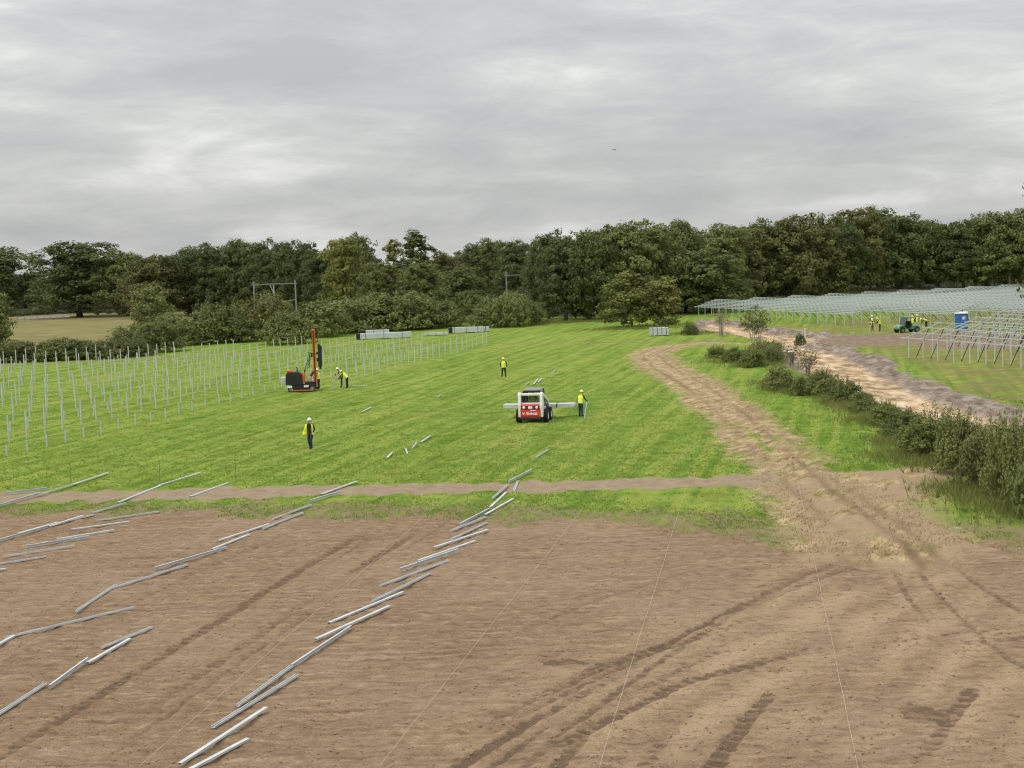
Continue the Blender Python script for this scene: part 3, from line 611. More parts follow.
# willow bushes between the field and the railway: px, base, top, width, tint
BUSH = [(185,345,313,56,'o'),(212,343,303,54,'o'),(238,342,305,48,'m'),(262,340,290,60,'b'),(288,344,311,54,'o'),(316,337,300,66,'o'),(346,333,297,62,'o'),(377,331,293,70,'o'),(408,330,290,66,'o'),(432,328,298,50,'m'),(446,326,304,40,'o'),
        (488,327,296,42,'o'),(506,327,291,46,'o'),(526,325,298,40,'m'),(128,352,328,52,'o'),(160,352,320,52,'m')]
for i, (px, by, ty, w, tn) in enumerate(sorted(BUSH)):
    loc, sh, sw = at_tree(px, by, ty-6, w*1.15, 4.15, 5.6); plant('willow_bush', SHRUB, i, loc, (sw, sw, sh), i*1.3, TM[tn], '%s rounded willow bush, %s from the left behind the green field' % (TINT[tn], ordinal(i+1)), 'bush', 'willow bushes behind the field', ('foliage', 'stems'))
for i, (px, by, ty, w) in enumerate([(6,362,340,60),(32,361,337,54),(58,360,334,56),(84,359,335,54),(110,358,337,50),(136,356,336,46),(-28,364,338,60)]):
    loc, sh, sw = at_tree(px, by, ty, w, 4.15, 5.6); plant('hedge_bush', SHRUB, i+1, loc, (sw, sw, sh), i*1.9, ('mid', 'brown', 'mid')[i % 3], 'low dark hedge bush before the yellow crop field, %s from the left' % ordinal((i+1) % 7+1), 'bush', 'hedge left of the willows', ('foliage', 'stems'))
# hedge and bushes along the drain on the right
RB = [(690,334,320,18,'m'),(717,357,345,22,'h'),(734,361,346,26,'h'),(752,366,346,30,'h'),(768,360,338,40,'h'),(771,362,342,22,'m'),(780,389,361,36,'o'),(800,394,371,26,'o'),(822,394,368,42,'h'),(846,402,377,36,'h'),(866,412,388,34,'o'),
      (886,424,399,38,'h'),(906,436,403,52,'m'),(932,455,406,66,'h'),(962,472,410,62,'h'),(990,487,414,60,'b'),(1016,499,408,58,'h'),(1052,512,400,80,'m'),(800,339,325,12,'d')]
TM['h'] = 'hedge'; TINT['h'] = 'green'
RBD = ['small round bush at the far end of the sandy drain', 'low bush at the far tip of the drain hedge', 'second low bush from far tip of drain hedge', 'third bush from far tip of drain hedge', 'wide bush under the bare twiggy tree', 'bush right of the bare twiggy tree by drain',
       'olive grassy bush halfway along the drain hedge', 'small olive bush beside tall grass in drain hedge', 'dense leafy bush overlooking the sandy drain', 'bush just nearer than dense leafy bush by drain', 'small olive bush before the big hedge begins', 'first small bush of the big near hedge',
       'left end of the big near hedge beside grass', 'second tall bush of the big near hedge', 'third tall bush of the big near hedge', 'fourth tall bush of big near hedge above grass corner', 'hedge bush cut by the right photo edge', 'hedge bush just past the right photo edge', 'small dark upright bush standing alone before the metal frames']
for i, (px, by, ty, w, tn) in enumerate(RB):
    loc, sh, sw = at_tree(px, by+1, ty-1, w*1.12, 3.0 if tn == 'h' else 4.15, 4.3 if tn == 'h' else 5.6)
    plant('hedge_bush', HEDGE if tn == 'h' else SHRUB, i, loc, (sw, sw, sh), i*1.1, TM[tn], RBD[i], 'bush', 'bushes along the sandy drain', ('foliage', 'stems'))
def twiggy(name, px, by, ty, w, seed, nleaf, label, leafm='dry'):
    x, y = G(px, by); s = math.hypot(x, y)/F; H = (by-ty)*s; R_ = w*s/2; r = random.Random(seed); mb = MB(); tips = []
    for i in range(13):
        a = i*2.4; d = R_*r.uniform(.25, 1.05); p1 = (math.cos(a)*d*.45, math.sin(a)*d*.45, H*r.uniform(.3, .45)); p2 = (math.cos(a)*d, math.sin(a)*d, H*(1-.35*(d/R_)**2)*r.uniform(.75, 1)); mb.tube([(math.cos(a)*.22, math.sin(a)*.22, 0), p1, p2], [.035, .022, .006], 5); tips += [p2]
        for k in range(7):
            q = [p1[j]+(p2[j]-p1[j])*(.0+.14*k) for j in range(3)]; e_ = (q[0]+r.uniform(-.7, .7), q[1]+r.uniform(-.7, .7), q[2]+r.uniform(.1, .8)); mb.tube([q, e_], [.012, .004], 4); tips.append(e_)
    en = empty(name, (x, y, hz(x, y))); mb.build('branches', BARKP, en)
    me = crown('foliage', [(t[0], t[1], t[2], .30, .30, .34) for t in tips], nleaf, .16, seed, LEAF[leafm], sub=4, subr=.6); link_mesh('foliage', me, en); tag(en, label, 'tree' if H > 2 else 'shrub'); return en
twiggy('bare_tree', 756, 354, 304, 34, 5, 1900, 'half bare twiggy tree standing in the hedge beside the drain', 'olive')
twiggy('sapling', 721, 336, 309, 15, 6, 330, 'thin young sapling before the far end of metal frames', 'olive')
twiggy('bare_shrub', 808, 373, 354, 18, 7, 420, 'dry brown shrub in the sandy drain')
twiggy('bare_shrub', 792, 366, 352, 10, 8, 250, 'small dry brown shrub at the left side of the drain')
# tall rough grass round the hedge feet
hx, hy = [], []
for (px, by, w, n) in [(795,392,40,500),(780,384,40,300),(860,410,40,500),(880,424,40,500),(835,402,30,300),(930,462,80,900),(990,496,80,900),(1030,516,80,700),(905,446,40,400),(735,362,50,400),(700,334,50,400),(640,329,70,700),(560,323,120,900),(500,327,80,400),(760,366,50,400)]:
    x0, y0 = G(px, by); s = math.hypot(x0, y0)/F; hx.append(RNG.normal(x0, w*s*.35, n)); hy.append(RNG.normal(y0+1.2, 1.6, n))
ROUGHM = leaf_material('rough_grass_blades', (0.10, 0.14, 0.026), (0.30, 0.30, 0.10), 0.3, 0.0)
blades('rough_grass', np.concatenate(hx), np.concatenate(hy), .18, .55, .018, 4, ROUGHM, 'tall rough grass and weeds along the foot of the hedges', 'rough grass')
# undergrowth of the wood: one mass that nobody could count
ub = []
for xx in np.arange(-170, 140, 4.2):
    yy = np.interp(xx, [p[0] for p in WOODLINE], [p[1] for p in WOODLINE])+random.uniform(6, 16)
    ub.append((xx, yy, 1.6, 3.0, 2.5, random.uniform(1.6, 3.2)))
link_mesh('undergrowth', crown('undergrowth', ub, 42000, .5, 77, LEAF['dark'], sub=12, subr=.5))
tag(bpy.data.objects['undergrowth'], 'dark shrubby undergrowth at the foot of the wood', 'undergrowth', kind='stuff')

# ------------------------------------------------------------------ steel sections
def channel(w=.102, d=.055, t=.007, lip=.018):
    return [(-w/2,0),(w/2,0),(w/2,d),(w/2-lip,d),(w/2-lip,d-t),(w/2-t,d-t),(w/2-t,t),(-w/2+t,t),(-w/2+t,d-t),(-w/2+lip,d-t),(-w/2+lip,d),(-w/2,d)]
BEAM_UP = MB().prism(channel(), 'y', 0, 1).mesh('steel_beam', GALV)
BEAM_DN = MB().prism([(a, .055-b) for a, b in channel()][::-1], 'y', 0, 1).mesh('steel_beam', GALV)
BEAM_SD = MB().prism([(b-.028, a+.058) for a, b in channel()][::-1], 'y', 0, 1).mesh('steel_beam', GALV)
def lay_beam(p, q, label, group, i, lift=0.0):
    (x0, y0), (x1, y1) = G(*p), G(*q); L = math.hypot(x1-x0, y1-y0)
    o = link_mesh('steel_beam', (BEAM_DN, BEAM_UP, BEAM_DN, BEAM_SD, BEAM_UP)[i % 5]); o.location = (x0, y0, .035+lift)
    o.rotation_euler = (0, 0, -math.atan2(x1-x0, y1-y0)); o.scale = (1, L, 1); tag(o, label, 'steel beam', group); return o
MIDROW = [((180,768),(266.3,711.5)),((176,780),(248,741.6)),((213,729.6),(297,677.5)),((238,709),(291.6,669.4)),((291.6,669.4),(351,630)),((315.7,642.5),(389.5,609)),((329,625),(403,594)),((372.6,604),(430,576)),((380,587.6),(449,562)),((400,573),(458,553)),((417.6,562.7),(475,542.6)),((433.6,550),(488,532)),((451,541),(487,524)),((451,533),(486,519)),((460,526.6),(490,511)),((485,517),(513,501)),((490,509),(506,494)),((493,500),(508,486.5)),((509,484),(532,472)),((514,492),(518,482))]
LROW = [((76.6,613),(116,586.6)),((112,590),(188,566)),((154.6,571),(226,550)),((212,551),(249.5,536)),((218,542.4),(269,525.6)),((263,530),(303,514)),((273,520.5),(311,506)),((310,503),(341,493.5)),((321,495.7),(357,482.6))]
LLOW = [((-7,720),(45.6,686)),((50,690),(88,662)),((88,665),(130,641)),((102,649.6),(152.5,629)),((-15,654),(14,638)),((5.5,639.5),(134,609))]
LTOP = [((-17,574),(6,570.5)),((-11,567),(46,558)),((4.3,558),(74.5,547)),((26,548.7),(89,539)),((57,540.7),(114,531.5)),((71,531),(129.5,523)),((96,522),(159,513))]
LFAR = [((-6,544),(49,528)),((18.6,535),(57,524)),((49,528),(83,517)),((56,525),(95,515.7)),((93,514),(126,504)),((118,504),(160,487)),((-2,507.5),(40,495)),((38,496),(75,485)),((72,486),(108,474)),((5,495),(47,490)),((137,496),(159,487.5)),((158,487),(200,474)),((190,498),(228.5,484))]
FIELD = [((387,459),(392,454)),((407.4,454.5),(405.4,449)),((412.5,450),(416.6,444)),((421,443),(430,437)),((362,412.7),(371.5,408)),((438,397.7),(440.6,395.4)),((526,386),(529,383.3)),((533.5,385),(537.6,380)),((538,383),(542,379)),((552,373.7),(556,370.6)),((352,386),(367,386.8)),((536,458.5),(548,451))]
for nm, L, lab in (('midrow', MIDROW, 'galvanised beam in the long middle row on soil, %s from the bottom'), ('lrow', LROW, 'galvanised beam in the row left of the middle one, %s from its near end'),
                   ('llow', LLOW, 'galvanised beam among the lower left ones on bare soil, %s from the bottom'), ('ltop', LTOP, 'galvanised beam in the echelon at the left edge, %s from the bottom'),
                   ('lfar', LFAR, 'galvanised beam lying across the dirt path or its verge at left, number %s counting away'), ('fld', FIELD, 'short pale steel piece lying in the green field, %s nearest by list')):
    L = sorted(L, key=lambda b: -max(b[0][1], b[1][1]))
    for i, (p, q) in enumerate(L):
        lay_beam(p, q, (lab % ordinal(i+1)).replace(' by list', ' of the pieces').replace('number ', ''), 'steel beams laid out on the ground', i*7+len(L), .0 if nm != 'midrow' else .03*(i % 2))
# posts rammed into the green field
def post_mesh(h, w=.098, d=.055):
    return MB().prism([(a, b-.03) for a, b in channel(w, d, .007, .014)], 'z', -.3, h).mesh('steel_post', GALV2)
TALLP = [post_mesh(h) for h in (1.75, 1.85, 1.95)]; SHORTP = [post_mesh(h) for h in (.72, .82)]
posts = []
for k in range(9):
    for sh in (0, 1):
        nn = -48-7.5*k+(4.3 if sh else 0)
        if sh and k == 0: continue
        ystart = 136 if k == 0 else 86.5
        yy = ystart+(k*.7+sh*1.1) % 2.45
        row = []
        while yy < 185:
            # along the row: x*RC - y*RS = nn
            xx = (nn+yy*RS)/RC
            if xx > -.352*yy-0.3: row.append((xx+random.uniform(-.07, .07), yy+random.uniform(-.2, .2), sh))
            yy += 2.25*RC
        row = row[:-1] if sh and len(row) > 2 else row
        for i, p in enumerate(row): posts.append((p[1], p, k, i, len(row)))
posts.sort(key=lambda q: q[0]); rest = MB()
for n_, (yy, p, k, i, ln) in enumerate(posts):
    sh = p[2]; tilt = (random.gauss(0, .012), random.gauss(0, .012))
    if n_ < 300:
        o = link_mesh('steel_post', random.choice(SHORTP if sh else TALLP)); o.location = (p[0], p[1], 0); o.rotation_euler = (tilt[0], tilt[1], -AR+random.gauss(0, .1))
        tag(o, '%s steel post, %s from the near end of %s %s row counted from the right' % ('short' if sh else 'tall', ordinal(i+1), ordinal(k+1 if not sh else k), 'short' if sh else 'tall'), 'steel post', 'steel posts rammed into the green field')
    else: rest.box(p[0]-.05, p[0]+.05, p[1]-.027, p[1]+.027, -.2, (.78 if sh else 1.85)+random.uniform(-.1, .1))
if rest.v: tag(rest.build('distant_posts', GALV2), 'farthest steel posts at the back of the green field', 'steel posts', kind='stuff')
# stakes and strings of the setting-out
for i, (px, by, ty, lab) in enumerate([(71,483,465,'leftmost thin dark stake beside the dirt path'),(160,483,461,'second thin dark stake from left beside the path'),(236,483,459,'third thin dark stake from left beside the path'),(692,474,454,'thin stake left of the curved track near the path'),(793,474,457,'thin stake in the curved track near the path'),(391,414,404,'thin stake in the field between two pale steel pieces'),(466,389,378,'thin stake in the field left of standing worker'),(560,362,352,'thin stake far up the green field')]):
    x, y = G(px, by); h = (by-ty)*math.hypot(x, y)/F; mb = MB(); mb.tube([(0,0,-.2),(.01,0,h*.6),(.015,.01,h)], [.016,.014,.012], 6); mb.box(-.03,.03,-.02,.02,h-.06,h+.005)
    o = mb.build('marker_stake', WOOD); o.location = (x, y, 0); tag(o, lab, 'stake', 'setting-out stakes')
for i, (p, q, lab) in enumerate([((380,770),(582,512),'taut pale string on the soil right of the middle beam row'),((598,775),(690,478),'taut pale string crossing middle of the bare soil'),((859,775),(796,474),'taut pale string on the right part of bare soil'),((140,770),(470,478),'taut pale string just left of the middle beam row'),((-40,690),(300,478),'faint string between the left beam rows')]):
    (x0, y0), (x1, y1) = G(*p), G(*q); mb = MB(); pts = []
    for k in range(25):
        f = k/24; pts.append((x0+(x1-x0)*f+random.uniform(-.015, .015), y0+(y1-y0)*f, .09+.02*math.sin(f*9)))
    tag(mb.tube(pts, .0045, 5).build('string_line', STRING), lab, 'string', 'setting-out strings')
x, y = G(97, 358); mb = MB(); mb.tube([(0,0,0),(0,0,1.5)], .05, 8); o = mb.build('marker_pole', mat('faded_red', (.35,.03,.04), .6)); o.location = (x, y, 0); MB().box(-.12,.12,-.02,.02,1.2,1.55,bev=.01).build('flag', MATS['faded_red'], o); tag(o, 'dark red marker pole before the hedge at far left', 'marker pole')
for px, by, ty, lab in ((781,339,328,'pale stake standing in the sandy drain'), (805,337,326,'white stake right of the small dark bush')):
    x, y = G(px, by); h = (by-ty)*math.hypot(x, y)/F; o = MB().box(-.05,.05,-.03,.03,-.9,h,bev=.01).build('marker_stake', WHITEP if px > 800 else STRING); o.location = (x, y, 0); MB().box(-.053,.053,-.033,.033,h-.25,h-.1).build('band', ORANGE, o); tag(o, lab, 'stake', 'setting-out stakes')

# ------------------------------------------------------------------ bare mounting frames on the right
RD = math.radians(161.5); ru = Vector((math.sin(RD), math.cos(RD), 0)); rv = Vector((-ru.y, ru.x, 0))      # along the row, and to the rear
if rv.x < 0: rv = -rv
FH, RH, DEP, SP = 1.62, 2.35, 2.6, 2.35
GALV3 = mat('galvanised_steel_pale', (0.56, 0.60, 0.61), 0.5, 0.2, 0.10, 3, col2=(0.47, 0.51, 0.52))
def cpost(h): return MB().prism([(a, b-.03) for a, b in channel(.09, .055, .007, .014)], 'z', -.3, h).mesh('post', GALV3)
FP, RP = cpost(FH), cpost(RH)
slope = (RH-FH)/DEP
RAFT = MB().bar((0, -.65, FH-.65*slope+.03), (0, DEP+.65, RH+.65*slope+.03), .05, .09).mesh('rafter', GALV2)
BRACE = MB().bar((.03, DEP, .55), (.03, DEP*.45, FH+DEP*.45*slope), .04, .05).mesh('brace', DARK)
PURL = MB().box(0, 1, -.035, .035, -.045, .045).mesh('purlin', GALV3)
PURLN = MB().box(0, 1, -.015, .015, -.024, .024).mesh('purlin', GALV3)
LBRACE = MB().bar((.03, DEP*.30, .02), (.03, DEP*.86, FH+DEP*.86*slope), .045, .05).mesh('brace', DARK)
def frame_row(x, y, length, label, fh=1.0, brace=True, close=False, group='bare mounting frames for panels'):
    e = empty('mounting_frame', (x, y, 0), math.atan2(ru.y, ru.x), (1, 1, fh))
    sgn = 1 if Vector((-math.sin(math.atan2(ru.y, ru.x)), math.cos(math.atan2(ru.y, ru.x)), 0)).dot(rv) > 0 else -1
    e.scale = (1, sgn, fh)
    n = int(length/SP)
    for i in range(n+1):
        jx = i*SP+random.uniform(-.06, .06)
        link_mesh('post', FP, e, (jx, 0, 0)); link_mesh('post', RP, e, (jx, DEP, 0)); link_mesh('rafter', RAFT, e, (jx+.05, 0, 0))
        if not close: link_mesh('rafter', RAFT, e, (jx+SP/2, 0, 0))
        if brace: link_mesh('brace', LBRACE if close else BRACE, e, (jx, 0, 0))
    for k in range(4 if close else 7):
        f = -.2+1.4*k/(3 if close else 6); o = link_mesh('purlin', PURLN if close else PURL, e, (-.5, DEP*f, FH+DEP*f*slope+.12)); o.scale = (n*SP+1., 1, 1)
    tag(e, label, 'mounting frame', group); return e
for k in range(11):
    x0 = 30.8+rv.x*7.2*k+ru.x*0; y0 = 241+rv.y*7.2*k+k*.6
    tt = 49 if k == 0 else 60 if k == 1 else 84
    # stop a little past the right edge of the view
    while tt > 12 and (x0+ru.x*tt) > .375*(y0+ru.y*tt): tt -= SP
    if x0 > .36*y0: break
    frame_row(x0, y0, tt, 'long bare steel mounting frame row before the wood, %s counting from nearest' % ordinal(k+1), 1.0, k < 4)
frame_row(37.6, 139.6, 22, 'nearest bare mounting frame at right edge with row of short posts in front', 1.22, True, True)
frame_row(44.9, 150.5, 20, 'second bare mounting frame from near right corner, below the blue toilet', 1.15, True, True)
frame_row(52.6, 165.5, 18, 'third bare mounting frame from near right corner, right of blue toilet', 1.1, True, True)

# ------------------------------------------------------------------ people
def skin_body(V, E, Rd, root, extra):
    me = bpy.data.meshes.new('body'); me.from_pydata(V, E, []); o = bpy.data.objects.new('tmp', me); COL.objects.link(o)
    o.modifiers.new('s', 'SKIN'); sv = me.skin_vertices[0].data
    for i, r_ in enumerate(Rd): sv[i].radius = (r_, r_) if np.isscalar(r_) else r_
    sv[root].use_root = True
    sb = o.modifiers.new('u', 'SUBSURF'); sb.levels = 1; sb.render_levels = 1
    dg = bpy.context.evaluated_depsgraph_get(); m2 = bpy.data.meshes.new_from_object(o.evaluated_get(dg)); bpy.data.objects.remove(o); return m2
def person(loc, face, label, pose='stand', top=BLKC, legs=NAVY, helmet=HELY, vest=True, h=1.78, lean=0.0, arms=None, leg=None, bag=False, sit=False):
    """face: direction the person looks, degrees clockwise from +Y (away from the viewer)"""
    s = h/1.78; V = []; E = []; Rd = []; cls = []
    def v(p, r_): V.append(Vector(p)); Rd.append(r_); return len(V)-1
    def ed(a, b, c): E.append((a, b)); cls.append((a, b, c))
    ca, sa = math.cos(lean), math.sin(lean); PZ = .93
    def up(p):      # bend the upper body forward about the pelvis
        x_, y_, z_ = p; z_ -= PZ; return (x_, y_*ca+z_*sa, PZ+z_*ca-y_*sa)
    pel = v((0, 0, PZ), (.15, .115)); wst = v(up((0, 0, 1.10)), (.14, .10)); ch = v(up((0, 0, 1.33)), (.165, .115)); nk = v(up((0, 0, 1.50)), .062); hd = v(up((0, .02, 1.58)), .07)
    ed(pel, wst, 't'); ed(wst, ch, 't'); ed(ch, nk, 't'); ed(nk, hd, 'k')
    L = leg or {'l': ((-.10, .02, .48), (-.11, 0, .07)), 'r': ((.10, .02, .48), (.11, 0, .07))}
    A = arms or {'l': ((-.27, -.02, 1.16), (-.27, .06, .92)), 'r': ((.27, -.02, 1.16), (.27, .06, .92))}
    for sd_, sg in (('l', -1), ('r', 1)):
        hp = v((sg*.10, 0, .87), .108); kn = v(L[sd_][0], .08); an = v(L[sd_][1], .062); f0 = L[sd_][1]; toe = v((f0[0]+sg*.02, f0[1]+.17, max(.035, f0[2]-.035)), .038)
        ed(pel, hp, 'l'); ed(hp, kn, 'l'); ed(kn, an, 'l'); ed(an, toe, 'f')
        sh = v(up((sg*.185, 0, 1.42)), .066); el = v(A[sd_][0], .046); wr = v(A[sd_][1], .032)
        ed(ch, sh, 't'); ed(sh, el, 'a'); ed(el, wr, 'a')
        d = (V[wr]-V[el]).normalized(); sdv = d.cross(Vector((sg*.3, 1, .2))).normalized(); pm = v(V[wr]+d*.075, .030); ed(wr, pm, 'h')
        for k in range(4):
            b_ = v(V[pm]+d*.045+sdv*(k-1.5)*.021, .0095); t_ = v(V[b_]+d*(.045, .055, .05, .038)[k]+Vector((-sg*.012, .01, 0)), .008); ed(pm, b_, 'h'); ed(b_, t_, 'h')
        th = v(V[wr]+d*.05+sdv*.05, .010); ed(wr, th, 'h')
    e = empty('person', loc, -math.radians(face)); e.scale = (s, s, s)
    me = skin_body([tuple(p) for p in V], E, Rd, 0, None)
    for m_ in (SKIN, top, legs, BLKC): me.materials.append(m_)
    # head: a shaped skull with nose, chin and ears, joined to the neck
    bm = bmesh.new(); bm.from_mesh(me)
    B = np.array([[*V[a], *V[b]] for a, b, c in cls]); cl = [c for a, b, c in cls]
    for f in bm.faces:
        p = np.array(f.calc_center_median()); w_ = p-B[:, :3]; e_ = B[:, 3:]-B[:, :3]; t_ = np.clip((w_*e_).sum(1)/((e_**2).sum(1)+1e-9), 0, 1)
        k_ = np.argmin(np.linalg.norm(w_-e_*t_[:, None], axis=1)); f.material_index = {'t': 1, 'a': 1, 'l': 2, 'f': 3, 'h': 0, 'k': 0}[cl[k_]]; f.smooth = True
    hc = Vector(up((0, .03, 1.665))); r_ = bmesh.ops.create_uvsphere(bm, u_segments=12, v_segments=9, radius=1)
    for w_ in r_['verts']:
        c = w_.co.copy(); q = Vector((c.x*.076, c.y*.095, c.z*.118))
        if c.z < -.2: q.x *= .88+.1*c.z; q.y += .012
        if c.y > .85 and -.4 < c.z < .15: q.y += .022          # nose
        if abs(c.x) > .93 and abs(c.z) < .35: q.x *= 1.12         # ears
        w_.co = hc+Matrix.Rotation(-lean*.6, 3, 'X') @ q
    bm.to_mesh(me); bm.free(); link_mesh('body', me, e)
    if helmet is not None:
        mb = MB(); R3 = Matrix.Rotation(-lean*.6, 4, 'X'); prof = [(.001, .125), (.05, .118), (.085, .09), (.107, .045), (.112, .0), (.135, -.006), (.135, -.014), (.105, -.012)]
        mb.lathe(prof, (0, 0, 0), 'z', 14); mb.v = [tuple(hc+(R3 @ Vector((p[0], p[1]*1.12+(.03 if p[2] < 0 and p[1] > .06 else 0), p[2]+.035)))) for p in mb.v]
        mb.build('helmet', helmet, e, True)
    if vest:
        mb = MB(); rings = [(.90, .185, .150), (1.0, .18, .145), (1.02, .183, .148), (1.08, .181, .146), (1.10, .18, .145), (1.24, .205, .152), (1.36, .218, .15), (1.43, .185, .115), (1.485, .105, .075)]; n = 14; VV = []
        for z_, a_, b_ in rings:
            for k in range(n): an = 2*math.pi*k/n; VV.append(up((math.cos(an)*a_, math.sin(an)*b_, z_)))
        FF = [(i*n+k, i*n+(k+1) % n, (i+1)*n+(k+1) % n, (i+1)*n+k) for i in range(len(rings)-1) for k in range(n)]; mb.add(VV, FF)
        mb.cm = 1; mb.mi = [1 if f[0]//n in (2,) else 0 for f in mb.f]; mb.build('safety_vest', [VEST, VESTS], e, True)
    tag(e, label, 'person', 'workers on the site'); return e
ST = lambda px, by: (*G(px, by), 0.0)
WALK = {'l': ((-.10, .16, .50), (-.10, .10, .09)), 'r': ((.10, .03, .49), (.10, -.17, .09))}
APART = {'l': ((-.13, .02, .48), (-.17, 0, .07)), 'r': ((.13, .04, .48), (.18, .04, .07))}
# the walker in front carries his jacket folded over his arm
w1 = person(ST(311, 449.3), 200, 'worker in black top and unzipped yellow jacket walking alone in front field', legs=NAVY, helmet=HELW, vest=False, leg=WALK, arms={'l': ((-.28, .0, 1.17), (-.27, .16, .98)), 'r': ((.30, -.05, 1.16), (.36, .02, .93))}, h=1.84)
mb = MB(); n = 10
rings = [(1.47, .13, .09), (1.43, .215, .13), (1.30, .235, .165), (1.12, .235, .17), (.98, .245, .18), (.88, .25, .18)]
VV = [(math.cos(a)*r1, math.sin(a)*r2, z_) for z_, r1, r2 in rings for a in [math.radians(132+(276)*k/n) for k in range(n+1)]]
mb.add(VV, [(i*(n+1)+k, i*(n+1)+k+1, (i+1)*(n+1)+k+1, (i+1)*(n+1)+k) for i in range(len(rings)-1) for k in range(n)])
mb.tube([(.20, 0, 1.42), (.29, -.04, 1.2), (.36, .0, .98)], [.08, .085, .10], 8); mb.box(.26, .46, -.1, .1, .80, 1.02, bev=.04)
mb.build('open_jacket', VEST, w1, True)
person(ST(504, 377.3), 185, 'worker in yellow vest and helmet standing alone far up the field', leg=APART, legs=BLKC, arms={'l': ((-.29, -.02, 1.16), (-.30, .04, .92)), 'r': ((.29, -.02, 1.16), (.32, .05, .92))})
person(ST(581, 416.6), 40, 'worker in yellow vest and jeans holding a short post beside the skid steer', lean=.16, legs=mat('jeans', (.03, .055, .14), .85, 0, .2, 10), arms={'l': ((-.27, .12, 1.14), (-.2, .3, 1.0)), 'r': ((.30, .16, 1.15), (.30, .36, .98))})
def prop_post(px0, by, px1, ty, label):
    x0, y0 = G(px0, by); s = math.hypot(x0, y0)/F; o = link_mesh('steel_post', BEAM_SD); L = math.hypot((px1-px0)*s, (by-ty)*s)
    o.location = (x0, y0, 0); d = Vector(((px1-px0)*s, .15, (by-ty)*s)); o.rotation_mode = 'QUATERNION'; o.rotation_quaternion = d.to_track_quat('Y', 'Z'); o.scale = (1.15, L, 1.15); tag(o, label, 'steel post'); return o
prop_post(585.8, 419, 588.8, 402, 'short pale post held upright by the worker beside the skid steer')
prop_post(333, 390.3, 338.7, 373.6, 'leaning pale post held by two workers beside the piling rig')
person(ST(342.0, 387.0), 262, 'worker in white helmet behind the leaning post beside the rig', lean=.42, helmet=HELW, arms={'l': ((-.26, .36, 1.12), (-.15, .58, 1.06)), 'r': ((.26, .38, 1.14), (.2, .6, 1.08))})
person(ST(347.5, 388.3), 285, 'worker in yellow vest bending forward nearest the leaning post', lean=.75, helmet=HELY, arms={'l': ((-.24, .55, 1.02), (-.18, .75, .86)), 'r': ((.24, .55, 1.0), (.18, .76, .84))}, leg=APART)
person(ST(319.0, 389.3), 280, 'worker in yellow vest standing close behind the orange rig mast', lean=.1, helmet=HELW, arms={'l': ((-.27, .16, 1.14), (-.2, .36, 1.05)), 'r': ((.27, .18, 1.15), (.2, .4, 1.08))})
person(ST(872.0, 330.5), 170, 'worker in yellow vest standing behind the pale survey tripod', legs=BLKC, helmet=HELW, h=1.9, arms={'l': ((-.25, .15, 1.16), (-.1, .36, 1.22)), 'r': ((.25, .15, 1.16), (.1, .36, 1.22))})
person(ST(880.0, 331.2), 275, 'worker stooping right of the survey tripod', lean=.45, legs=BLKC, arms={'l': ((-.24, .36, 1.06), (-.15, .56, .98)), 'r': ((.24, .36, 1.06), (.15, .56, .98))}, h=1.76)
person(ST(912.5, 330.2), 200, 'worker half hidden behind the cargo bed of the green vehicle', legs=BLKC, h=1.78)
person(ST(917.0, 330.0), 150, 'taller worker in yellow vest behind the rear end of green vehicle', legs=BLKC, h=1.92)
person(ST(926.5, 328.0), 262, 'worker bent double in pale vest right of the green vehicle', lean=1.25, legs=BLKC, arms={'l': ((-.2, .62, .78), (-.15, .68, .52)), 'r': ((.2, .62, .78), (.15, .68, .52))}, leg=APART)
# survey tripod
x, y = G(872.5, 332); t = empty('survey_tripod', (x, y, 0))
for a in (200, 340, 90):
    MB().bar((math.cos(math.radians(a))*.55, math.sin(math.radians(a))*.55, 0), (0, 0, 1.3), .07, .05).build('leg', STRING, t)
MB().lathe([(.001, 1.28), (.12, 1.28), (.12, 1.34), (.001, 1.34)], (0, 0, 0), 'z', 12).build('head', DARK, t); MB().box(-.1, .1, -.08, .08, 1.36, 1.62, bev=.03).build('instrument', HELY, t)
tag(t, 'pale survey tripod with instrument before the metal frames', 'tripod')

# ------------------------------------------------------------------ vehicles
def wheel(parent, x, y, r_, w, rim, lug=True, axis='x', name='wheel'):
    """wheel (> tyre, rim) centred at its axle, axle along x"""
    e = empty(name, (x, y, r_)); e.parent = parent
    mb = MB(); mb.lathe([(r_*.55, -w/2), (r_*.86, -w/2), (r_*.96, -w*.42), (r_*.97, w*.42), (r_*.86, w/2), (r_*.55, w/2), (r_*.55, -w/2)], (0, 0, 0), 'x', 28)
    if lug:
        for k in range(18):
            a = 2*math.pi*k/18
            for sg in (-1, 1):
                R3 = Matrix.Rotation(a+sg*.08, 4, 'X'); mb.box(min(0, sg*w*.48), max(0, sg*w*.48), -.035, .035, r_*.93, r_*1.01, R3)
    mb.build('tyre', BLACK, e)
    mb = MB(); mb.lathe([(.001, -w*.25), (r_*.3, -w*.3), (r_*.5, -w*.36), (r_*.57, -w*.44), (r_*.57, w*.44), (r_*.5, w*.36), (r_*.3, w*.3), (.001, w*.25)], (0, 0, 0), 'x', 20)
    for k in range(6): a = k*math.pi/3; mb.tube([(-w*.34, math.cos(a)*r_*.2, math.sin(a)*r_*.2), (w*.34, math.cos(a)*r_*.2, math.sin(a)*r_*.2)], .02, 6)
    mb.build('rim', rim, e); return e
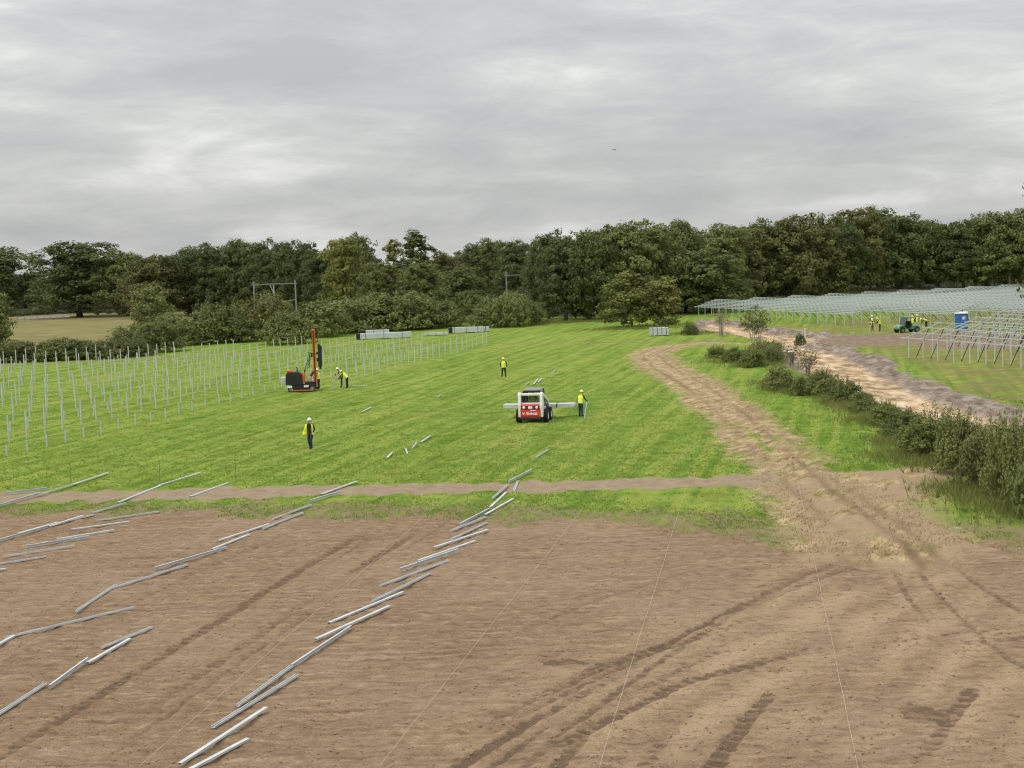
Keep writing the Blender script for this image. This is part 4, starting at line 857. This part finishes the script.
def text_mesh(s, size, depth=.004):
    c = bpy.data.curves.new('t', 'FONT'); c.body = s; c.size = size; c.extrude = depth; c.align_x = 'CENTER'; c.align_y = 'CENTER'; c.offset = .006
    o = bpy.data.objects.new('t', c); COL.objects.link(o); dg = bpy.context.evaluated_depsgraph_get(); me = bpy.data.meshes.new_from_object(o.evaluated_get(dg)); bpy.data.objects.remove(o); me.materials.clear(); return me
# skid steer loader, seen from behind
x, y = G(534.5, 421.0); s_ = empty('skid_steer_loader', (x, y, 0), -math.radians(11))
MB().box(-.66, .66, -1.15, 1.0, .30, .92, bev=.04).box(-.60, .60, -1.0, .95, .22, .31).build('chassis', WHITEP, s_)
MB().box(-.70, .70, -1.42, -1.10, .24, .40, bev=.03).build('bumper', DARK, s_)
door = MB().prism([(-1.36, .40), (-1.40, .50), (-1.38, 1.14), (-1.32, 1.26), (-1.12, 1.26), (-1.12, .40)], 'x', -.66, .66).build('rear_door', REDP, s_)
MB().box(-.60, .60, -1.405, -1.36, .93, 1.17, bev=.01).build('light_panel', DARK, door)
for sx in (-1, 1):
    MB().lathe([(.001, -.02), (.085, -.015), (.095, .0), (.095, .03)], (sx*.43, -1.41, 1.05), 'y', 16).build('work_light', LAMPW, door, True)
    MB().box(sx*.25-.06, sx*.25+.06, -1.412, -1.40, 1.0, 1.1, bev=.004).build('tail_light', mat('red_lens', (.5,.02,.02), .2), door)
MB().box(-.14, .14, -1.415, -1.402, .97, 1.13, bev=.004).build('plate', LAMPW, door)
for body, size, cx_, cz in (('Bobcat', .26, .10, .66), ('S770', .11, .12, .86)):
    if body != 'Bobcat': continue
    me = text_mesh(body, size); me.materials.append(LAMPW); o = link_mesh('lettering', me, door); o.location = (cx_, -1.408, cz); o.rotation_euler = (math.radians(88), 0, 0)
MB().box(-.02, .38, -1.405, -1.395, .83, .875).build('lettering_strip', LAMPW, door)
emb = MB(); emb.prism([(-.52, .74), (-.49, .71), (-.45, .69), (-.41, .71), (-.38, .74), (-.39, .66), (-.42, .60), (-.45, .575), (-.48, .60), (-.51, .66)], 'y', -1.408, -1.396); emb.build('emblem', LAMPW, door)
for sx in (-1, 1):
    MB().prism([(-1.34, .42), (-1.40, 1.2), (-1.30, 1.92), (-1.18, 2.02), (-.98, 1.98), (-.82, 1.55), (-.70, 1.0), (-.70, .42)], 'x', sx*.72-.09, sx*.72+.09).build('tower', WHITEP, s_)
    MB().bar((sx*.80, -1.10, 1.86), (sx*.80, .55, 1.38), .12, .22).bar((sx*.80, .50, 1.40), (sx*.80, 1.35, .72), .12, .20).build('lift_arm', WHITEP, s_)
    MB().tube([(sx*.74, -.95, 1.0), (sx*.78, .1, 1.42)], .05, 8).build('cylinder', GREY, s_)
    for yy in (-.62, .62): wheel(s_, sx*.90, yy, .43, .32, WHITEP)
    MB().box(sx*.60-.02, sx*.60+.02, -.66, .68, .92, 1.96, bev=.01).build('side_grille', DARK, s_)
cb = MB(); cb.box(-.66, .66, -1.20, -1.02, 1.80, 1.96, bev=.03).box(-.66, .66, -1.22, -1.02, 1.24, 1.34, bev=.02); cb.build('rear_frame', WHITEP, s_)
MB().box(-.60, .60, -1.08, -1.05, 1.34, 1.80).build('rear_window', CLEAR, s_)
MB().box(-.62, .62, -.95, .75, .92, 1.22, bev=.03).build('cab_tub', DARK, s_)
for sx in (-1, 1):
    for yy in (-.68, .72): MB().box(sx*.54-.04, sx*.54+.04, yy-.04, yy+.04, 1.25, 2.08).build('cab_post', DARK, s_)
rf = MB().box(-.58, .58, -.75, .85, 2.06, 2.16, bev=.04).build('cab_roof', GREY, s_); MB().box(-.5, .5, -.74, -.66, 1.98, 2.06).build('roof_edge', DARK, rf)
MB().box(-.75, .75, 1.36, 1.48, .35, 1.0, bev=.02).build('carriage', DARK, s_)
for sx in (-.5, .5): MB().box(sx-.06, sx+.06, 1.48, 2.5, .66, .71).box(sx-.06, sx+.06, 1.46, 1.52, .66, 1.15).build('fork', DARK, s_)
tag(s_, 'white and red skid steer loader seen from behind on the green field', 'skid steer')
def beam_bundle(loc, rz, L, nx_, nz, label, straps=3, bear=True, m=GALV, w=.14, h=.08, group=None, cover=None):
    e = empty('beam_bundle', loc, rz); mb = MB(); z0 = .1 if bear else 0.0
    for i in range(nx_):
        for j in range(nz):
            dx = random.uniform(-.06, .06); mb.box(-L/2+dx, L/2+dx, (i-nx_/2)*w+.004, (i-nx_/2+1)*w-.004, z0+j*h+.003, z0+(j+1)*h-.003)
    mb.build('beams', m, e)
    for k in range(straps):
        xx = -L/2+L*(k+.5)/straps; MB().box(xx-.03, xx+.03, -nx_*w/2-.012, nx_*w/2+.012, z0-.012, z0+nz*h+.012).build('strap', DARK, e)
        if bear: MB().box(xx-.05, xx+.05, -nx_*w/2-.1, nx_*w/2+.1, 0, .085).build('bearer', WOOD, e)
    if cover: MB().box(-L/2-.03, -L/2+cover, -nx_*w/2-.02, nx_*w/2+.02, z0-.02, z0+nz*h+.02).build('wrapping', BLACK, e)
    tag(e, label, 'steel beams', group); return e
fx, fy = x+math.sin(math.radians(11))*1.95, y+math.cos(math.radians(11))*1.95
beam_bundle((fx+.05, fy-.03, .715), -math.radians(11), 4.85, 6, 3, 'bundle of pale beams carried crosswise on the skid steer forks', 2, False)
person((x-math.sin(math.radians(11))*.25, y-math.cos(math.radians(11))*.25, .42), 11, 'driver with white helmet seated inside the skid steer cab', helmet=HELW, leg={'l': ((-.12, .45, .86), (-.12, .50, .52)), 'r': ((.12, .45, .86), (.12, .50, .52))}, arms={'l': ((-.27, .12, 1.15), (-.22, .40, 1.12)), 'r': ((.27, .12, 1.15), (.22, .40, 1.12))}, h=1.62)

# piling rig: local x runs from the counterweight to the mast
x, y = G(302, 391.2); R_ = empty('piling_rig', (x, y, 0), math.radians(4))
def track(yc, parent):
    e = empty('crawler', (0, yc, 0)); e.parent = parent; prof = []
    for a in range(90, 271, 30): prof.append((-.85+.27*math.cos(math.radians(a)), .27+.27*math.sin(math.radians(a))))
    for a in range(-90, 91, 30): prof.append((.95+.27*math.cos(math.radians(a)), .27+.27*math.sin(math.radians(a))))
    mb = MB(); mb.prism(prof, 'y', -.19, .19)
    for k in range(18): xx = -.95+k*.118; mb.box(xx-.03, xx+.03, -.195, .195, .525, .56)
    mb.build('belt', BLACK, e)
    for xx in (-.85, .95): MB().lathe([(.001, -.21), (.17, -.205), (.17, .205), (.001, .21)], (xx, 0, .27), 'y', 14).build('sprocket', GREY, e)
    MB().box(-.9, 1.05, -.21, .21, .10, .19, bev=.02).build('track_guard', ORANGE, e)
track(-.72, R_); track(.72, R_)
MB().box(-.9, 1.2, -.55, .55, .34, .62, bev=.03).build('undercarriage', DARK, R_)
bd = MB().prism([(-1.25, .62), (-1.28, 1.45), (-1.15, 1.66), (-.2, 1.70), (.05, 1.5), (.10, .62)], 'y', -.62, .62).build('engine_housing', DARK, R_)
MB().box(-1.0, -.4, -.632, -.615, .8, 1.4, bev=.005).build('grille', BLACK, bd); MB().box(-1.2, -.75, -.3, .3, 1.66, 1.85, bev=.04).build('beacon_box', ORANGE, bd); MB().tube([(-.35, .3, 1.6), (-.35, .3, 2.0), (-.42, .3, 2.08)], .05, 8).build('exhaust', DARK, bd)
MB().box(-1.72, -1.27, -.5, .5, .62, 1.28, bev=.06).build('counterweight', mat('pale_grey_paint', (.52,.51,.49), .5), R_)
for xx in (-.95, .45): MB().box(xx-.2, xx+.2, -.98, -.92, .40, .58, bev=.01).build('step', WHITEP, R_)
MB().box(.10, .30, -.5, .3, .75, 1.62, bev=.03).build('control_panel', ORANGE, R_)
MB().box(.3, 1.15, -.4, .4, .55, .80, bev=.03).bar((.5, 0, .7), (1.1, 0, 1.7), .18, .18).build('mast_carrier', DARK, R_)
MB().tube([(.45, .25, .8), (1.08, .22, 2.2)], [.06, .045], 8).build('cylinder', GALV, R_); MB().box(.5, .9, -.45, .05, .8, 1.25, bev=.08).build('seat_box', mat('tan_cloth', (.42,.33,.22), .8), R_)
ms = MB(); ms.box(1.07, 1.11, -.13, .13, .25, 5.2).box(1.26, 1.30, -.13, .13, .25, 5.2).box(1.11, 1.26, -.05, .05, .25, 5.2).box(1.05, 1.32, -.15, .15, 5.14, 5.26, bev=.02); mst = ms.build('mast', ORANGE, R_)
MB().tube([(1.19, -.09, .5), (1.19, -.09, 5.3)], .02, 6).build('chain', DARK, mst); MB().box(1.0, 1.38, -.2, .2, .15, .32, bev=.02).build('mast_foot', DARK, mst)
MB().box(1.36, 1.5, -.14, .14, 2.5, 2.8).box(1.36, 1.5, -.14, .14, 3.1, 3.3).build('hammer_bracket', DARK, R_)
MB().prism([(1.50, 2.05), (1.50, 3.95), (1.62, 4.0), (1.86, 3.75), (1.84, 3.4), (1.80, 2.05)], 'y', -.17, .17).build('hammer', BLACK, R_); MB().tube([(1.66, 0, 1.85), (1.66, 0, 2.06)], .10, 10).build('drive_cap', DARK, R_)
for k in range(4): MB().tube([(.2, -.1+.06*k, 1.5), (.75-.04*k, -.2, 2.1+.2*k), (.85-.05*k, -.18, 3.0+.12*k), (1.1, -.1+.03*k, 3.2)], .028, 6).build('hose', BLACK, R_)
MB().box(.92, 1.04, -.25, .1, 2.9, 3.25, bev=.02).build('valve_block', DARK, R_)
tag(R_, 'tracked piling rig with tall orange mast beside the post rows', 'piling rig')

# green utility vehicle: local +x is its nose
x, y = G(907, 332.2); U = empty('utility_vehicle', (x, y, 0), math.radians(196))
MB().prism([(-1.35,.42),(-1.35,.62),(-.2,.62),(-.2,.45),(.62,.45),(.66,.80),(.95,.95),(1.35,.82),(1.42,.55),(1.38,.40)], 'y', -.66, .66).build('body', GREENP, U)
MB().box(-1.45,-.28,-.72,.72,.72,.76).box(-1.45,-1.40,-.72,.72,.76,1.10).box(-.33,-.28,-.72,.72,.76,1.12).box(-1.45,-.28,-.72,-.68,.76,1.08).box(-1.45,-.28,.68,.72,.76,1.08).build('cargo_bed', mat('pale_green_paint', (.30,.50,.33), .5), U)
for sg in (-1, 1):
    MB().tube([(.66, sg*.62, .82), (.30, sg*.60, 1.86), (-.25, sg*.60, 1.86), (-.27, sg*.62, .8)], .035, 8).build('roll_bar', DARK, U)
    for xx in (-.95, 1.0): 
        wv = wheel(U, 0, 0, .33, .25, GREY); wv.location = (xx, sg*.68, .33); wv.rotation_euler = (0, 0, math.pi/2)
    MB().box(1.36, 1.44, sg*.45-.09, sg*.45+.09, .66, .78, bev=.02).build('headlight', LAMPW, U)
    MB().prism([(.62,1.30),(1.38,1.30),(1.38,.85),(1.2,.72),(.75,.72)], 'y', sg*.69-.02, sg*.69+.02) if False else None
    MB().box(.64, 1.36, sg*.68-.13, sg*.68+.13, .70, .76, bev=.02).build('mudguard', DARK, U)
MB().box(-.30, .36, -.66, .66, 1.85, 1.92, bev=.03).build('roof', GREENP, U); MB().bar((.66, 0, .9), (.33, 0, 1.82), 1.12, .02).build('windscreen', GLASS, U)
MB().box(-.2, .2, -.55, .55, .6, .82, bev=.05).box(-.27, -.15, -.55, .55, .8, 1.35, bev=.04).build('seat', BLACK, U); MB().tube([(.55, .3, .9), (.40, .3, 1.15)], .02, 6).lathe([(.15, -.015), (.165, 0), (.15, .015), (.135, 0), (.15, -.015)], (.40, .3, 1.15), 'x', 14).build('steering_wheel', BLACK, U)
tag(U, 'green utility vehicle with cargo bed parked before the metal frames', 'utility vehicle')

# portable toilet
x, y = G(961.5, 331.3); T = empty('portable_toilet', (x, y, 0), math.radians(14))
MB().box(-.58,.58,-.58,.58,.0,.14,bev=.02).build('base', GREY, T)
for a in range(4):
    R3 = Matrix.Rotation(a*math.pi/2, 4, 'Z'); mb = MB(); mb.box(-.54,.54,.50,.54,.14,2.12,R3)
    for k in range(5): mb.box(-.44+.2*k, -.36+.2*k, .54, .56, .25, 2.0, R3)
    if a != 2: mb.build('wall_panel', BLUEP, T)
    else: MB().box(-.54,-.42,-.54,-.50,.14,2.12).box(.42,.54,-.54,-.50,.14,2.12).box(-.42,.42,-.54,-.50,2.0,2.12).build('door_frame', BLUEP, T)
dr = MB().box(-.41,.41,-.56,-.52,.16,1.98,bev=.015).build('door', mat('mid_blue_plastic', (.05,.20,.52), .45), T); MB().box(.28,.34,-.60,-.56,.95,1.15,bev=.01).build('handle', DARK, dr)
MB().box(-.22,.20,-.572,-.562,1.45,1.78).build('notice', LAMPW, dr); MB().box(.06,.19,-.577,-.573,1.50,1.62).build('notice_patch', REDP, dr)
MB().prism([(-.60,2.12),(-.58,2.26),(-.40,2.36),(.40,2.36),(.58,2.26),(.60,2.12)], 'x', -.60, .60).build('roof', WHITEP, T); MB().tube([(.42,.42,2.2),(.42,.42,2.6)], .05, 8).build('vent_pipe', DARK, T)
tag(T, 'blue portable toilet with white roof behind the near metal frames', 'portable toilet')

# stacks of beams at the far side of the field
for px, by, L, nx_, nz, rz, lab, cov, lift in ((384,338.6,7.6,9,9,.10,'large long stack of pale beams at far field edge under the willows',.5,0),(374,337.5,4.3,8,12,.10,'higher short stack of pale beams with dark end behind the long one',1.0,0),(436,335.5,3.4,6,4,.10,'low stack of beams between the two high stacks',0,0),(466,332.8,5.0,8,9,.12,'beam stack with dark end right of the low one, near tree',.5,0),(478,332.0,3.2,8,8,.12,'beam stack at the right end of the row of stacks',0,0),(659,335.8,2.3,9,12,.05,'single small stack of grey beams alone on grass before young trees',0,0)):
    x, y = G(px, by); beam_bundle((x, y, lift), rz, L, nx_, nz, lab, 3 if L > 3 else 4, True, GALV, group='stacks of beams waiting at the field edge', cover=cov)

# pale tub in the hedge, railway portals, guard rail, birds
x, y = G(789, 354.5); tb = MB().lathe([(.001,0),(.42,0),(.50,.55),(.53,.58),(.001,.58)], (0,0,0), 'z', 20).build('tub', mat('pale_yellow_plastic', (.72,.72,.36), .5)); tb.location = (x, y, hz(x, y)); MB().lathe([(.001,.70),(.40,.68),(.56,.62),(.56,.585),(.001,.585)], (0,0,0), 'z', 20).build('lid', WHITEP, tb); tag(tb, 'pale yellow tub with white lid in the hedge by the sandy drain', 'tub')
def portal(px0, px1, d, ytop, ybar, label, low=True):
    def P3(px, py):
        v = _fw*F + _ir*(px-512) + _iu*(384-py); k = d/v[1]; return v[0]*k, v[1]*k, HC+v[2]*k
    a = P3(px0, ytop); b = P3(px1, ytop-2); bar = P3(px0, ybar)[2]; e = empty('railway_portal', (a[0], a[1], 0)); Wd = b[0]-a[0]
    for xx in (0, Wd): MB().box(xx-.13, xx+.13, -.13, .13, 0, a[2], bev=.03).build('mast', mat('weathered_concrete', (.26,.265,.26), .85), e)
    mb = MB(); mb.box(-.4, Wd+.4, -.09, .09, bar-.09, bar+.09); mb.build('crossbeam', GREY, e)
    MB().box(Wd*.48-.08, Wd*.48+.08, -.08, .08, bar-3.4, bar-.12).bar((Wd*.39, 0, bar-.1), (Wd*.48, 0, bar-1.9), .12, .12).build('drop_post', GALV2, e)
    MB().bar((Wd, 0, bar-3.2), (Wd-2.6, 0, bar-3.5), .08, .08).build('bracket', GALV2, e); MB().bar((Wd*.48, 0, bar-3.0), (Wd*.48-2.4, 0, bar-3.2), .08, .08).build('bracket', GALV2, e)
    for k in range(2): MB().lathe([(.06,-.3),(.14,-.25),(.06,-.2),(.14,-.15),(.06,-.1),(.14,-.05),(.06,0)], (Wd*(.2+.6*k), 0, bar-.12), 'z', 10).build('insulator', DARK, e)
    tag(e, label, 'railway portal', 'overhead line portals of the railway'); return e
portal(253.5, 295, 292, 281.5, 284.7, 'left railway portal with two masts and crossbar above the willows')
portal(506, 549, 292, 271.5, 275.5, 'right railway portal half hidden by the dark trees')
x, y = G(18, 321.5); x2, y2 = G(70, 319.5); gr = empty('guard_rail', (x, y, 0), math.atan2(y2-y, x2-x)); L = math.hypot(x2-x, y2-y)
MB().prism([(-.03,.55),(.05,.58),(.0,.66),(.05,.74),(.0,.82),(.05,.9),(-.03,.93)], 'x', 0, L).build('rail', mat('pale_rail', (.50,.53,.56), .4, .4), gr)
for k in range(9): MB().box(L*k/8-.05, L*k/8+.05, -.12, -.03, 0, .92).build('post', GREY, gr)
tag(gr, 'pale roadside guard rail under the trees at far left', 'guard rail')
for px, py, d, sc, lab in ((614.5, 150, 160, .75, 'small dark bird flying high in the grey sky'), (118, 247, 260, .9, 'tiny bird low above the trees on the left')):
    v = _fw*F + _ir*(px-512) + _iu*(384-py); k = d/v[1]; bm_ = MB(); bm_.tube([(-.22,0,0),(-.1,0,.01),(.06,0,.02),(.16,0,.03),(.22,0,.02)], [.015,.05,.06,.035,.008], 8)
    b = bm_.build('bird', BLKC, None, True); b.location = (v[0]*k, v[1]*k, HC+v[2]*k); b.scale = (sc, sc, sc); b.rotation_euler = (0, 0, .8)
    for sg in (-1, 1):
        w_ = MB(); w_.add([(.08, sg*.03, .03), (-.08, sg*.03, .03), (-.06, sg*.28, .12), (.1, sg*.26, .13), (-.10, sg*.52, .05), (-.02, sg*.55, .05)], [(0, 1, 2, 3), (3, 2, 4, 5)]); w_.add([(.08, sg*.03, .02), (-.08, sg*.03, .02), (-.06, sg*.28, .11), (.1, sg*.26, .12)], [(3, 2, 1, 0)]); w_.build('wing', BLKC, b)
    MB().box(-.34, -.2, -.05, .05, -.005, .012).build('tail', BLKC, b); tag(b, lab, 'bird', 'birds in the sky')
